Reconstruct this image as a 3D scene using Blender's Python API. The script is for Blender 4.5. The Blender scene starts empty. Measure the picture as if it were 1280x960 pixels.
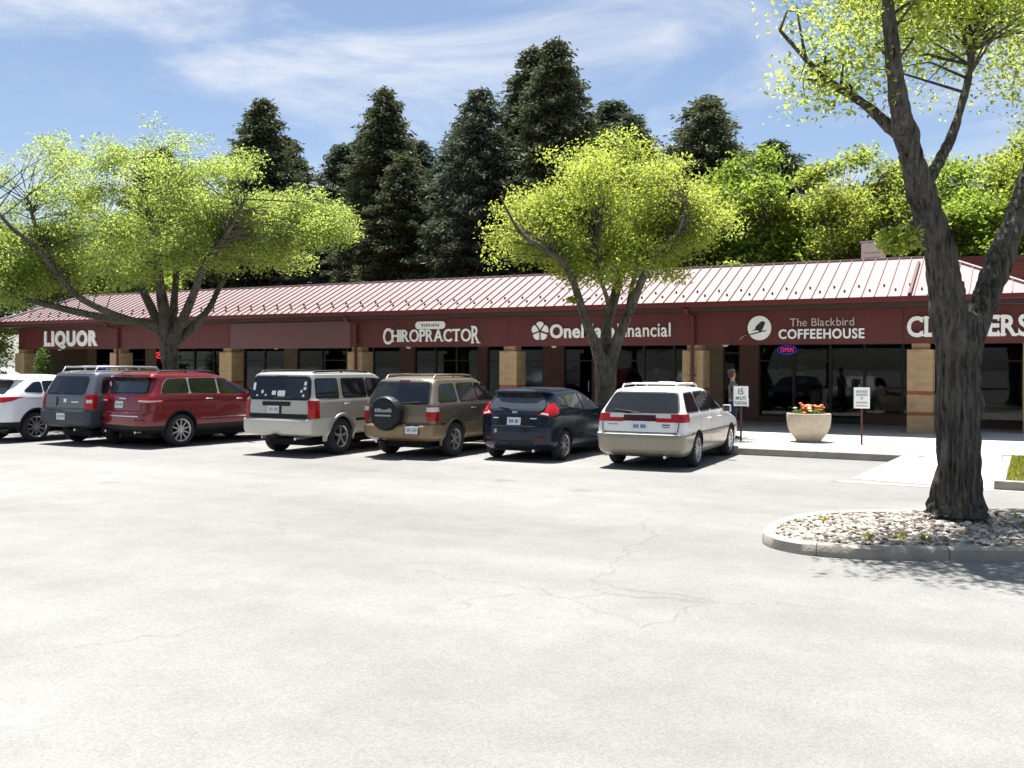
import bpy, bmesh, math, random
import numpy as np
from mathutils import Vector, Matrix, noise as mnoise
R = math.radians
random.seed(7)
sc = bpy.context.scene
COL = sc.collection

# ------------------------------------------------------------------ camera, sky, sun, exposure
cd = bpy.data.cameras.new('camera'); cam = bpy.data.objects.new('camera', cd); COL.objects.link(cam)
cam.location = (0, 0, 1.93)
cd.sensor_width = 36.0; cd.lens = 34.13; cd.shift_y = -0.019
cd.clip_start = 0.1; cd.clip_end = 2000
cam.rotation_euler = (Matrix.Rotation(R(28.31), 3, 'Z') @ Matrix.Rotation(R(90), 3, 'X') @ Matrix.Rotation(R(0.194), 3, 'Z')).to_euler()
sc.camera = cam
SUN_DIR = Vector((0.16, -0.20, -1.0)).normalized()      # the way the light travels: high sun, short shadows
world = bpy.data.worlds.new('World'); sc.world = world; world.use_nodes = True
wn = world.node_tree.nodes; wl = world.node_tree.links
sky = wn.new('ShaderNodeTexSky'); sky.sky_type = 'NISHITA'; sky.sun_disc = False
sky.sun_elevation = math.asin(-SUN_DIR.z)
sky.sun_rotation = math.atan2(-SUN_DIR.x, -SUN_DIR.y)
sky.altitude = 1600; sky.air_density = 1.0; sky.dust_density = 3.0; sky.ozone_density = 1.0
bg = wn['Background']; bg.inputs[1].default_value = 0.058
wtc = wn.new('ShaderNodeTexCoord'); wmp = wn.new('ShaderNodeMapping'); wmp.inputs['Scale'].default_value = (1.0, 1.0, 3.2); wl.new(wtc.outputs['Generated'], wmp.inputs[0])
wnz = wn.new('ShaderNodeTexNoise'); wnz.inputs['Scale'].default_value = 2.6; wnz.inputs['Detail'].default_value = 9; wnz.inputs['Roughness'].default_value = 0.6; wnz.inputs['Distortion'].default_value = 0.6; wl.new(wmp.outputs[0], wnz.inputs['Vector'])
wmr = wn.new('ShaderNodeMapRange'); wmr.interpolation_type = 'SMOOTHSTEP'; wmr.inputs[1].default_value = 0.44; wmr.inputs[2].default_value = 0.76; wmr.inputs[3].default_value = 0.04; wmr.inputs[4].default_value = 0.85; wl.new(wnz.outputs['Fac'], wmr.inputs[0])
wmx = wn.new('ShaderNodeMix'); wmx.data_type = 'RGBA'; wl.new(wmr.outputs[0], wmx.inputs[0]); wl.new(sky.outputs[0], wmx.inputs[6]); wmx.inputs[7].default_value = (6.2, 6.4, 6.7, 1)
wl.new(wmx.outputs[2], bg.inputs[0])
sl = bpy.data.lights.new('sun', 'SUN'); sl.energy = 5.0; sl.angle = R(0.53); sl.color = (1.0, 0.965, 0.91)
sun = bpy.data.objects.new('sun', sl); COL.objects.link(sun); sun.location = (0, 0, 40)
sun.rotation_euler = SUN_DIR.to_track_quat('-Z', 'Y').to_euler()
vs = sc.view_settings
vs.view_transform = 'Standard'; vs.look = 'None'; vs.gamma = 1.0; vs.use_curve_mapping = False; vs.exposure = 1.4
sc.render.engine = 'CYCLES'
sc.cycles.max_bounces = 8; sc.cycles.transparent_max_bounces = 12
sc.cycles.diffuse_bounces = 4; sc.cycles.glossy_bounces = 4; sc.cycles.transmission_bounces = 6
sc.cycles.use_denoising = True

# ------------------------------------------------------------------ helpers
def link(o): COL.objects.link(o); return o
def tag(o, label=None, cat=None, group=None, kind=None):
    if label: o['label'] = label
    if cat: o['category'] = cat
    if group: o['group'] = group
    if kind: o['kind'] = kind
    return o
def empty(name, loc=(0, 0, 0), rz=0, parent=None):
    o = bpy.data.objects.new(name, None); o.empty_display_size = 0.2
    o.location = loc; o.rotation_euler = (0, 0, rz); o.parent = parent
    return link(o)
def sharp_by_angle(me, deg):
    bm = bmesh.new(); bm.from_mesh(me)
    t = R(deg)
    for f in bm.faces: f.smooth = True
    for e in bm.edges:
        e.smooth = not (len(e.link_faces) == 2 and e.calc_face_angle(0) > t)
    bm.to_mesh(me); bm.free()
def mesh_obj(name, verts, faces, mats, parent=None, smooth=None, idx=None, loc=(0, 0, 0), rz=0):
    me = bpy.data.meshes.new(name); me.from_pydata([tuple(v) for v in verts], [], faces)
    if not isinstance(mats, (list, tuple)): mats = [mats]
    for m in mats: me.materials.append(m)
    if idx is not None: me.polygons.foreach_set('material_index', idx)
    me.validate(); me.update()
    if smooth: sharp_by_angle(me, smooth)
    o = bpy.data.objects.new(name, me); o.parent = parent; o.location = loc; o.rotation_euler = (0, 0, rz)
    return link(o)
def copy_tree(o, parent=None):
    c = o.copy(); link(c); c.parent = parent
    for ch in list(o.children): copy_tree(ch, c)
    return c
class MB:
    def __init__(s): s.v = []; s.f = []; s.i = []; s.m = 0
    def add(s, vs, fs):
        b = len(s.v); s.v += [tuple(x) for x in vs]; s.f += [tuple(b + k for k in f) for f in fs]; s.i += [s.m] * len(fs); return s
    def box(s, x0, x1, y0, y1, z0, z1, bev=0):
        if bev:
            bm = bmesh.new(); bmesh.ops.create_cube(bm, size=1)
            for v in bm.verts:
                v.co = Vector(((x0 + x1) / 2 + v.co.x * (x1 - x0), (y0 + y1) / 2 + v.co.y * (y1 - y0), (z0 + z1) / 2 + v.co.z * (z1 - z0)))
            bmesh.ops.bevel(bm, geom=list(bm.edges), offset=bev, segments=2, affect='EDGES', profile=0.6)
            bm.verts.index_update(); s.add([v.co[:] for v in bm.verts], [[v.index for v in f.verts] for f in bm.faces]); bm.free(); return s
        v = [(x, y, z) for z in (z0, z1) for y in (y0, y1) for x in (x0, x1)]
        return s.add(v, [(0, 2, 3, 1), (4, 5, 7, 6), (0, 1, 5, 4), (2, 6, 7, 3), (0, 4, 6, 2), (1, 3, 7, 5)])
    def tube(s, pts, rads, n=8, caps=True):
        pts = [Vector(p) for p in pts]
        if not isinstance(rads, (list, tuple)): rads = [rads] * len(pts)
        vs = []; fs = []; up = None
        for k, p in enumerate(pts):
            t = (pts[min(k + 1, len(pts) - 1)] - pts[max(k - 1, 0)]).normalized()
            if up is None: up = t.orthogonal().normalized()
            up = (up - t * up.dot(t)); up = up.normalized() if up.length > 1e-6 else t.orthogonal().normalized()
            w = t.cross(up)
            for j in range(n):
                a = 2 * math.pi * j / n; vs.append(p + (up * math.cos(a) + w * math.sin(a)) * rads[k])
        for k in range(len(pts) - 1):
            for j in range(n):
                a, b = k * n + j, k * n + (j + 1) % n; fs.append((a, b, b + n, a + n))
        if caps: fs.append(tuple(range(n - 1, -1, -1))); fs.append(tuple((len(pts) - 1) * n + j for j in range(n)))
        return s.add(vs, fs)
    def lathe(s, prof, n=24, axis='z', at=(0, 0, 0), close=False, caps=True):
        vs = []; fs = []
        for r, h in prof:
            for j in range(n):
                a = 2 * math.pi * j / n; c, q = r * math.cos(a), r * math.sin(a)
                p = (c, q, h) if axis == 'z' else ((h, c, q) if axis == 'x' else (q, h, c))
                vs.append((p[0] + at[0], p[1] + at[1], p[2] + at[2]))
        m = len(prof)
        for k in range(m if close else m - 1):
            for j in range(n):
                a, b = k * n + j, k * n + (j + 1) % n; k2 = (k + 1) % m
                fs.append((a, b, k2 * n + (j + 1) % n, k2 * n + j))
        if not close and caps:
            if prof[0][0] > 1e-4: fs.append(tuple(range(n - 1, -1, -1)))
            if prof[-1][0] > 1e-4: fs.append(tuple((m - 1) * n + j for j in range(n)))
        return s.add(vs, fs)
    def prism(s, poly, d0, d1, plane='xz'):
        n = len(poly)
        def P(a, b, d): return (a, d, b) if plane == 'xz' else ((d, a, b) if plane == 'yz' else (a, b, d))
        vs = [P(a, b, d0) for a, b in poly] + [P(a, b, d1) for a, b in poly]
        fs = [tuple(range(n)), tuple(range(2 * n - 1, n - 1, -1))] + [(k, k + n, (k + 1) % n + n, (k + 1) % n) for k in range(n)]
        return s.add(vs, fs)
    def build(s, name, mats, parent=None, smooth=None, loc=(0, 0, 0), rz=0):
        o = mesh_obj(name, s.v, s.f, mats, parent, None, s.i, loc, rz)
        bm = bmesh.new(); bm.from_mesh(o.data); bmesh.ops.recalc_face_normals(bm, faces=bm.faces); bm.to_mesh(o.data); bm.free()
        if smooth: sharp_by_angle(o.data, smooth)
        return o
def raw_mesh(name, verts, quads, mats, parent=None, smooth=False):
    """big numpy meshes of quads"""
    me = bpy.data.meshes.new(name); nv, nf = len(verts), len(quads); k = quads.shape[1]
    me.vertices.add(nv); me.vertices.foreach_set('co', np.asarray(verts, np.float32).ravel())
    me.loops.add(nf * k); me.loops.foreach_set('vertex_index', np.asarray(quads, np.int32).ravel())
    me.polygons.add(nf); me.polygons.foreach_set('loop_start', np.arange(0, nf * k, k, dtype=np.int32))
    me.polygons.foreach_set('use_smooth', np.full(nf, bool(smooth)))
    for m in (mats if isinstance(mats, (list, tuple)) else [mats]): me.materials.append(m)
    me.update(calc_edges=True)
    o = bpy.data.objects.new(name, me); o.parent = parent
    return link(o)

# ------------------------------------------------------------------ materials
M = {}
def mat(name, col, rough=0.6, metal=0.0, var=0.0, vscale=3.0, bump=0.0, bscale=40.0, coat=0.0, spec=0.5, emit=None, detail=5, stretch=None, rvar=0.0):
    m = bpy.data.materials.new(name); m.use_nodes = True; nt = m.node_tree; N = nt.nodes; L = nt.links
    b = N['Principled BSDF']; b.inputs['Base Color'].default_value = (*col, 1); b.inputs['Roughness'].default_value = rough
    b.inputs['Metallic'].default_value = metal; b.inputs['Specular IOR Level'].default_value = spec
    if coat: b.inputs['Coat Weight'].default_value = coat; b.inputs['Coat Roughness'].default_value = 0.06
    if emit: b.inputs['Emission Color'].default_value = (*emit[0], 1); b.inputs['Emission Strength'].default_value = emit[1]
    if var or bump or rvar:
        tc = N.new('ShaderNodeTexCoord'); src = tc.outputs['Object']
        if stretch:
            mp = N.new('ShaderNodeMapping'); mp.inputs['Scale'].default_value = stretch; L.new(src, mp.inputs[0]); src = mp.outputs[0]
    if var:
        nz = N.new('ShaderNodeTexNoise'); nz.inputs['Scale'].default_value = vscale; nz.inputs['Detail'].default_value = detail; L.new(src, nz.inputs['Vector'])
        nz.inputs['Roughness'].default_value = 0.65
        mr = N.new('ShaderNodeMapRange'); mr.inputs[1].default_value = 0.25; mr.inputs[2].default_value = 0.75
        mr.inputs[3].default_value = 1 - var; mr.inputs[4].default_value = 1 + var; L.new(nz.outputs['Fac'], mr.inputs[0])
        mx = N.new('ShaderNodeMix'); mx.data_type = 'RGBA'; mx.blend_type = 'MULTIPLY'; mx.inputs[0].default_value = 1
        mx.inputs[6].default_value = (*col, 1); L.new(mr.outputs[0], mx.inputs[7]); L.new(mx.outputs[2], b.inputs['Base Color'])
    if rvar:
        nr = N.new('ShaderNodeTexNoise'); nr.inputs['Scale'].default_value = vscale * 2; L.new(src, nr.inputs['Vector'])
        mr2 = N.new('ShaderNodeMapRange'); mr2.inputs[3].default_value = max(0, rough - rvar); mr2.inputs[4].default_value = rough + rvar
        L.new(nr.outputs['Fac'], mr2.inputs[0]); L.new(mr2.outputs[0], b.inputs['Roughness'])
    if bump:
        nb = N.new('ShaderNodeTexNoise'); nb.inputs['Scale'].default_value = bscale; nb.inputs['Detail'].default_value = 6; L.new(src, nb.inputs['Vector'])
        bp = N.new('ShaderNodeBump'); bp.inputs['Strength'].default_value = bump; bp.inputs['Distance'].default_value = 0.02
        L.new(nb.outputs['Fac'], bp.inputs['Height']); L.new(bp.outputs[0], b.inputs['Normal'])
    M[name] = m; return m
def leaf_mat(name, col, tcol, trans=0.45, hue=0.25, spec=0.3):
    m = bpy.data.materials.new(name); m.use_nodes = True; nt = m.node_tree; N = nt.nodes; L = nt.links
    N.remove(N['Principled BSDF']); out = N['Material Output']
    geo = N.new('ShaderNodeNewGeometry'); tc = N.new('ShaderNodeTexCoord')
    nz = N.new('ShaderNodeTexNoise'); nz.inputs['Scale'].default_value = 0.7; nz.inputs['Detail'].default_value = 3; L.new(tc.outputs['Object'], nz.inputs['Vector'])
    ad = N.new('ShaderNodeMath'); ad.operation = 'ADD'; L.new(geo.outputs['Random Per Island'], ad.inputs[0]); L.new(nz.outputs['Fac'], ad.inputs[1])
    mr = N.new('ShaderNodeMapRange'); mr.inputs[1].default_value = 0.3; mr.inputs[2].default_value = 1.6; mr.inputs[3].default_value = 1 - hue * 1.4; mr.inputs[4].default_value = 1 + hue * 1.4
    L.new(ad.outputs[0], mr.inputs[0])
    def tinted(c):
        mx = N.new('ShaderNodeMix'); mx.data_type = 'RGBA'; mx.blend_type = 'MULTIPLY'; mx.inputs[0].default_value = 1
        mx.inputs[6].default_value = (*c, 1); L.new(mr.outputs[0], mx.inputs[7]); return mx.outputs[2]
    d = N.new('ShaderNodeBsdfPrincipled'); d.inputs['Roughness'].default_value = 0.55; d.inputs['Specular IOR Level'].default_value = spec; L.new(tinted(col), d.inputs['Base Color'])
    t = N.new('ShaderNodeBsdfTranslucent'); L.new(tinted(tcol), t.inputs[0])
    ms = N.new('ShaderNodeMixShader'); ms.inputs[0].default_value = trans; L.new(d.outputs[0], ms.inputs[1]); L.new(t.outputs[0], ms.inputs[2])
    L.new(ms.outputs[0], out.inputs[0]); M[name] = m; return m
def asphalt_mat():
    m = bpy.data.materials.new('old_asphalt'); m.use_nodes = True; nt = m.node_tree; N = nt.nodes; L = nt.links
    b = N['Principled BSDF']; b.inputs['Roughness'].default_value = 0.85; b.inputs['Specular IOR Level'].default_value = 0.3
    tc = N.new('ShaderNodeTexCoord'); P = tc.outputs['Object']
    def nz(scale, det=4, rough=0.6):
        n = N.new('ShaderNodeTexNoise'); n.inputs['Scale'].default_value = scale; n.inputs['Detail'].default_value = det; n.inputs['Roughness'].default_value = rough; L.new(P, n.inputs['Vector']); return n
    def rng(src, a, b2, c, d):
        r = N.new('ShaderNodeMapRange'); r.inputs[1].default_value = a; r.inputs[2].default_value = b2; r.inputs[3].default_value = c; r.inputs[4].default_value = d; L.new(src, r.inputs[0]); return r.outputs[0]
    def mul(a, b2):
        k = N.new('ShaderNodeMath'); k.operation = 'MULTIPLY'; L.new(a, k.inputs[0]); L.new(b2, k.inputs[1]); return k.outputs[0]
    big = rng(nz(0.16, 5).outputs['Fac'], 0.3, 0.7, 0.82, 1.10)
    mid = rng(nz(1.7, 5, 0.7).outputs['Fac'], 0.3, 0.7, 0.9, 1.06)
    ag = N.new('ShaderNodeTexVoronoi'); ag.inputs['Scale'].default_value = 85; L.new(P, ag.inputs['Vector'])
    agr = rng(ag.outputs['Color'], 0.1, 0.9, 0.86, 1.12)
    # drip and oil spots
    sp = N.new('ShaderNodeTexVoronoi'); sp.inputs['Scale'].default_value = 0.55; L.new(P, sp.inputs['Vector'])
    wob = nz(6, 3); ad = N.new('ShaderNodeMath'); ad.operation = 'ADD'; L.new(sp.outputs['Distance'], ad.inputs[0])
    sc_ = N.new('ShaderNodeMath'); sc_.operation = 'MULTIPLY'; sc_.inputs[1].default_value = 0.18; L.new(wob.outputs['Fac'], sc_.inputs[0]); L.new(sc_.outputs[0], ad.inputs[1])
    spot = rng(ad.outputs[0], 0.13, 0.24, 0.80, 1.0)
    # cracks: warped voronoi edges, only where a slow mask allows
    wv = nz(0.9, 4); mixv = N.new('ShaderNodeVectorMath'); mixv.operation = 'MULTIPLY_ADD'; mixv.inputs[1].default_value = (1.3, 1.3, 0); L.new(wv.outputs['Color'], mixv.inputs[0]); L.new(P, mixv.inputs[2])
    cr = N.new('ShaderNodeTexVoronoi'); cr.feature = 'DISTANCE_TO_EDGE'; cr.inputs['Scale'].default_value = 0.19; L.new(mixv.outputs[0], cr.inputs['Vector'])
    crack = rng(cr.outputs['Distance'], 0.0, 0.0035, 0.0, 1.0)
    mask = rng(nz(0.35, 2).outputs['Fac'], 0.46, 0.54, 0.0, 1.0)
    inv = N.new('ShaderNodeMath'); inv.operation = 'SUBTRACT'; inv.inputs[0].default_value = 1.0; L.new(crack, inv.inputs[1])
    cm = mul(inv.outputs[0], mask); crk = rng(cm, 0, 1, 1.0, 0.80)
    lm = N.new('ShaderNodeMapping'); lm.inputs['Scale'].default_value = (0.05, 0.55, 1); L.new(P, lm.inputs[0]); ln = N.new('ShaderNodeTexNoise'); ln.inputs['Scale'].default_value = 1.0; ln.inputs['Detail'].default_value = 4; L.new(lm.outputs[0], ln.inputs['Vector'])
    lane = rng(ln.outputs['Fac'], 0.35, 0.65, 0.90, 1.06)      # traffic polish runs along the lane
    allf = mul(mul(mul(mul(big, lane), mid), mul(agr, spot)), crk)
    mx = N.new('ShaderNodeMix'); mx.data_type = 'RGBA'; mx.blend_type = 'MULTIPLY'; mx.inputs[0].default_value = 1; mx.inputs[6].default_value = (0.212, 0.210, 0.202, 1)
    L.new(allf, mx.inputs[7]); L.new(mx.outputs[2], b.inputs['Base Color'])
    bp = N.new('ShaderNodeBump'); bp.inputs['Strength'].default_value = 0.5; bp.inputs['Distance'].default_value = 0.008; L.new(ag.outputs['Distance'], bp.inputs['Height']); L.new(bp.outputs[0], b.inputs['Normal'])
    M['asphalt'] = m
def block_mat(name, col, mortar, w, h, off=0.5, rough=0.85):
    """masonry too far off to pick apart: colour and fine relief only"""
    m = bpy.data.materials.new(name); m.use_nodes = True; nt = m.node_tree; N = nt.nodes; L = nt.links
    b = N['Principled BSDF']; b.inputs['Roughness'].default_value = rough; b.inputs['Specular IOR Level'].default_value = 0.2
    tc = N.new('ShaderNodeTexCoord'); sx = N.new('ShaderNodeSeparateXYZ'); L.new(tc.outputs['Object'], sx.inputs[0])
    ad = N.new('ShaderNodeMath'); ad.operation = 'ADD'; L.new(sx.outputs[0], ad.inputs[0]); L.new(sx.outputs[1], ad.inputs[1])
    cx = N.new('ShaderNodeCombineXYZ'); L.new(ad.outputs[0], cx.inputs[0]); L.new(sx.outputs[2], cx.inputs[1])
    br = N.new('ShaderNodeTexBrick'); L.new(cx.outputs[0], br.inputs['Vector']); br.inputs['Scale'].default_value = 1
    br.inputs['Brick Width'].default_value = w; br.inputs['Row Height'].default_value = h; br.inputs['Mortar Size'].default_value = 0.006
    br.inputs['Color1'].default_value = (*col, 1); br.inputs['Color2'].default_value = (*[c * 0.82 for c in col], 1); br.inputs['Mortar'].default_value = (*mortar, 1); br.offset = off
    nz = N.new('ShaderNodeTexNoise'); nz.inputs['Scale'].default_value = 5; nz.inputs['Detail'].default_value = 6; L.new(tc.outputs['Object'], nz.inputs['Vector'])
    mr = N.new('ShaderNodeMapRange'); mr.inputs[3].default_value = 0.72; mr.inputs[4].default_value = 1.25; L.new(nz.outputs['Fac'], mr.inputs[0])
    mx = N.new('ShaderNodeMix'); mx.data_type = 'RGBA'; mx.blend_type = 'MULTIPLY'; mx.inputs[0].default_value = 1; L.new(br.outputs['Color'], mx.inputs[6]); L.new(mr.outputs[0], mx.inputs[7]); L.new(mx.outputs[2], b.inputs['Base Color'])
    bp = N.new('ShaderNodeBump'); bp.inputs['Strength'].default_value = 0.2; bp.inputs['Distance'].default_value = 0.006; L.new(br.outputs['Fac'], bp.inputs['Height']); bp.invert = True; L.new(bp.outputs[0], b.inputs['Normal'])
    M[name] = m
def bark_mat(name, c0, c1):
    m = bpy.data.materials.new(name); m.use_nodes = True; nt = m.node_tree; N = nt.nodes; L = nt.links
    b = N['Principled BSDF']; b.inputs['Roughness'].default_value = 0.95; b.inputs['Specular IOR Level'].default_value = 0.15
    tc = N.new('ShaderNodeTexCoord'); mp = N.new('ShaderNodeMapping'); mp.inputs['Scale'].default_value = (1, 1, 0.10); L.new(tc.outputs['Object'], mp.inputs[0])
    n1 = N.new('ShaderNodeTexNoise'); n1.inputs['Scale'].default_value = 24; n1.inputs['Detail'].default_value = 8; n1.inputs['Roughness'].default_value = 0.7; L.new(mp.outputs[0], n1.inputs['Vector'])
    n2 = N.new('ShaderNodeTexNoise'); n2.inputs['Scale'].default_value = 2.2; n2.inputs['Detail'].default_value = 4; L.new(tc.outputs['Object'], n2.inputs['Vector'])
    ad = N.new('ShaderNodeMath'); ad.operation = 'MULTIPLY_ADD'; ad.inputs[1].default_value = 0.35; L.new(n2.outputs['Fac'], ad.inputs[0]); L.new(n1.outputs['Fac'], ad.inputs[2])
    cr = N.new('ShaderNodeValToRGB'); cr.color_ramp.elements[0].position = 0.50; cr.color_ramp.elements[1].position = 0.82
    cr.color_ramp.elements[0].color = (*c0, 1); cr.color_ramp.elements[1].color = (*c1, 1); L.new(ad.outputs[0], cr.inputs[0]); L.new(cr.outputs[0], b.inputs['Base Color'])
    bp = N.new('ShaderNodeBump'); bp.inputs['Strength'].default_value = 0.9; bp.inputs['Distance'].default_value = 0.04; L.new(n1.outputs['Fac'], bp.inputs['Height']); L.new(bp.outputs[0], b.inputs['Normal'])
    M[name] = m
def shop_glass():
    m = bpy.data.materials.new('shop_glass'); m.use_nodes = True; nt = m.node_tree; N = nt.nodes; L = nt.links
    N.remove(N['Principled BSDF']); out = N['Material Output']
    t = N.new('ShaderNodeBsdfTransparent'); t.inputs[0].default_value = (0.42, 0.45, 0.44, 1)
    g = N.new('ShaderNodeBsdfGlossy'); g.inputs['Roughness'].default_value = 0.015; g.inputs[0].default_value = (0.9, 0.95, 0.95, 1)
    fr = N.new('ShaderNodeFresnel'); fr.inputs[0].default_value = 1.34
    tc = N.new('ShaderNodeTexCoord'); nz = N.new('ShaderNodeTexNoise'); nz.inputs['Scale'].default_value = 0.9; L.new(tc.outputs['Object'], nz.inputs['Vector'])
    bp = N.new('ShaderNodeBump'); bp.inputs['Strength'].default_value = 0.03; bp.inputs['Distance'].default_value = 0.03; L.new(nz.outputs['Fac'], bp.inputs['Height']); L.new(bp.outputs[0], g.inputs['Normal'])
    ms = N.new('ShaderNodeMixShader'); L.new(fr.outputs[0], ms.inputs[0]); L.new(t.outputs[0], ms.inputs[1]); L.new(g.outputs[0], ms.inputs[2]); L.new(ms.outputs[0], out.inputs[0])
    M['shop_glass'] = m
asphalt_mat(); shop_glass()
block_mat('tan_block', (0.43, 0.30, 0.172), (0.36, 0.255, 0.15), 0.30, 0.10)
block_mat('red_block', (0.30, 0.10, 0.055), (0.2, 0.12, 0.08), 0.30, 0.10)
block_mat('red_brick', (0.23, 0.06, 0.045), (0.18, 0.12, 0.10), 0.22, 0.075)
bark_mat('bark_dark', (0.010, 0.0095, 0.009), (0.145, 0.132, 0.116))
bark_mat('bark_mid', (0.018, 0.016, 0.013), (0.155, 0.138, 0.11))
mat('concrete', (0.47, 0.455, 0.42), 0.85, var=0.14, vscale=1.6, bump=0.25, bscale=60)
mat('kerb', (0.31, 0.285, 0.245), 0.9, var=0.22, vscale=3.5, bump=0.4, bscale=45)
mat('joint', (0.14, 0.13, 0.12), 0.95, var=0.2)
mat('gutter_concrete', (0.25, 0.245, 0.23), 0.9, var=0.2, vscale=2.2, bump=0.3, bscale=50)
mat('roof_metal', (0.275, 0.202, 0.203), 0.6, 0.0, spec=.2, var=0.2, vscale=0.7, rvar=0.1, stretch=(1, 0.3, 0.3))
mat('maroon', (0.088, 0.0115, 0.0105), 0.55, var=0.26, vscale=2.2, stretch=(1, 1, 0.12), rvar=.12)
mat('maroon_panel', (0.125, 0.052, 0.054), 0.6, var=0.10, vscale=0.9)
mat('maroon_gutter', (0.115, 0.0135, 0.0115), 0.5, var=0.18, vscale=2)
mat('soffit', (0.04, 0.022, 0.018), 0.8, var=0.2, vscale=3)  # dark brown, deepened in colour for the shade gap under the eave
mat('arcade_wall', (0.17, 0.12, 0.075), 0.8, var=0.2, vscale=2, bump=0.2, bscale=20)
mat('brown_wall', (0.11, 0.05, 0.04), 0.75, var=0.2, vscale=2)
mat('dark_frame', (0.02, 0.016, 0.014), 0.45, 0.3)
mat('curtain', (0.16, 0.12, 0.08), 0.9, var=0.3, vscale=14, stretch=(1, 1, 0.02))
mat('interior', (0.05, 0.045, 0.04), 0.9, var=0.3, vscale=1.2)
mat('white_sign', (0.82, 0.82, 0.80), 0.45, var=0.04, vscale=6)
mat('joint_maroon', (0.06, 0.02, 0.02), 0.7)  # dark maroon of the joints between fascia panels
mat('thin_letter', (0.55, 0.48, 0.44), 0.5)
mat('logo_black', (0.015, 0.015, 0.015), 0.6)
mat('logo_grey', (0.30, 0.28, 0.25), 0.6)
mat('paper', (0.72, 0.72, 0.68), 0.7, var=0.1, vscale=8)
mat('print_grey', (0.33, 0.34, 0.34), 0.7)
mat('print_dark', (0.10, 0.11, 0.11), 0.7)
mat('post_brown', (0.09, 0.035, 0.025), 0.6, 0.2, var=0.2, vscale=8)
mat('planter', (0.50, 0.42, 0.32), 0.9, var=0.15, vscale=9, bump=0.6, bscale=110)
mat('soil', (0.05, 0.035, 0.025), 0.95, var=0.3, vscale=20)
mat('flower_red', (0.62, 0.05, 0.015), 0.6); mat('flower_orange', (0.70, 0.16, 0.02), 0.6); mat('flower_yellow', (0.70, 0.55, 0.10), 0.6); mat('flower_white', (0.75, 0.72, 0.6), 0.6)
mat('litter', (0.16, 0.10, 0.045), 0.9, var=0.3, vscale=30)
mat('neon_red', (0.9, 0.05, 0.1), 0.3, emit=((1.0, 0.03, 0.08), 0.55)); mat('neon_blue', (0.06, 0.06, 0.4), 0.3, emit=((0.05, 0.05, 0.7), 0.16)); mat('neon_pink', (0.45, 0.04, 0.2), 0.3, emit=((1.0, 0.05, 0.32), 0.18))
mat('lamp_globe', (0.75, 0.73, 0.68), 0.4)
mat('steel', (0.55, 0.55, 0.55), 0.3, 1.0)
mat('black_plastic', (0.012, 0.012, 0.013), 0.6, spec=.3, var=0.2, vscale=5)
mat('rubber', (0.016, 0.016, 0.017), 0.85, var=0.2, vscale=9)
mat('under', (0.008, 0.008, 0.009), 0.9)
mat('alloy', (0.52, 0.53, 0.54), 0.32, 0.85)
mat('alloy_dull', (0.42, 0.42, 0.42), 0.42, 0.7)
mat('chrome', (0.75, 0.75, 0.76), 0.12, 1.0)
mat('car_glass', (0.006, 0.008, 0.012), 0.06, spec=0.5)
mat('car_glass_light', (0.04, 0.05, 0.06), 0.05, spec=0.6)
mat('light_red', (0.36, 0.004, 0.008), 0.2, coat=0.25, spec=0.35)
mat('light_dark_red', (0.055, 0.006, 0.010), 0.25, coat=0.2, spec=.3)
mat('light_clear', (0.62, 0.60, 0.57), 0.12, coat=0.6)
mat('light_amber', (0.60, 0.20, 0.03), 0.15, coat=0.5)
mat('plate_white', (0.62, 0.66, 0.68), 0.5); mat('plate_blue', (0.10, 0.16, 0.30), 0.5)
mat('rock_stone', (0.45, 0.43, 0.40), 0.85, var=0.0)
def rock_mat():
    m = M['rock_stone']; N = m.node_tree.nodes; L = m.node_tree.links; b = N['Principled BSDF']
    g = N.new('ShaderNodeNewGeometry'); cr = N.new('ShaderNodeValToRGB'); L.new(g.outputs['Random Per Island'], cr.inputs[0])
    e = cr.color_ramp.elements; e[0].color = (0.07, 0.062, 0.055, 1); e[1].color = (0.60, 0.57, 0.52, 1)
    for p, c in ((0.2, (0.22, 0.17, 0.13, 1)), (0.45, (0.34, 0.30, 0.25, 1)), (0.7, (0.45, 0.41, 0.35, 1))):
        k = e.new(p); k.color = c
    L.new(cr.outputs[0], b.inputs['Base Color'])
rock_mat()
leaf_mat('leaf_locust', (0.155, 0.215, 0.05), (0.44, 0.53, 0.12), 0.54, 0.36)
leaf_mat('leaf_bright', (0.17, 0.235, 0.042), (0.48, 0.55, 0.09), 0.52, 0.34)
leaf_mat('leaf_mid', (0.125, 0.185, 0.035), (0.34, 0.45, 0.06), 0.48, 0.4, .15)
leaf_mat('leaf_olive', (0.16, 0.205, 0.045), (0.40, 0.47, 0.08), 0.48, 0.4, .15)
leaf_mat('needle', (0.085, 0.10, 0.055), (0.10, 0.12, 0.05), 0.25, 0.4, 0.08)
leaf_mat('needle_blue', (0.08, 0.10, 0.07), (0.09, 0.115, 0.06), 0.25, 0.4, 0.08)
leaf_mat('shrub_leaf', (0.05, 0.10, 0.025), (0.14, 0.24, 0.03), 0.4, 0.35)
leaf_mat('grass_leaf', (0.16, 0.20, 0.02), (0.34, 0.36, 0.03), 0.45, 0.3)

# ------------------------------------------------------------------ ground
o = MB().add([(-400, -300, 0), (300, -300, 0), (300, 500, 0), (-400, 500, 0)], [(0, 1, 2, 3)]).build('parking_lot', M['asphalt'])
tag(o, 'sun-bleached light grey asphalt parking lot with fine cracks', 'parking lot', kind='structure')
SWZ = 0.15; KERB_Y = 20.78
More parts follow.
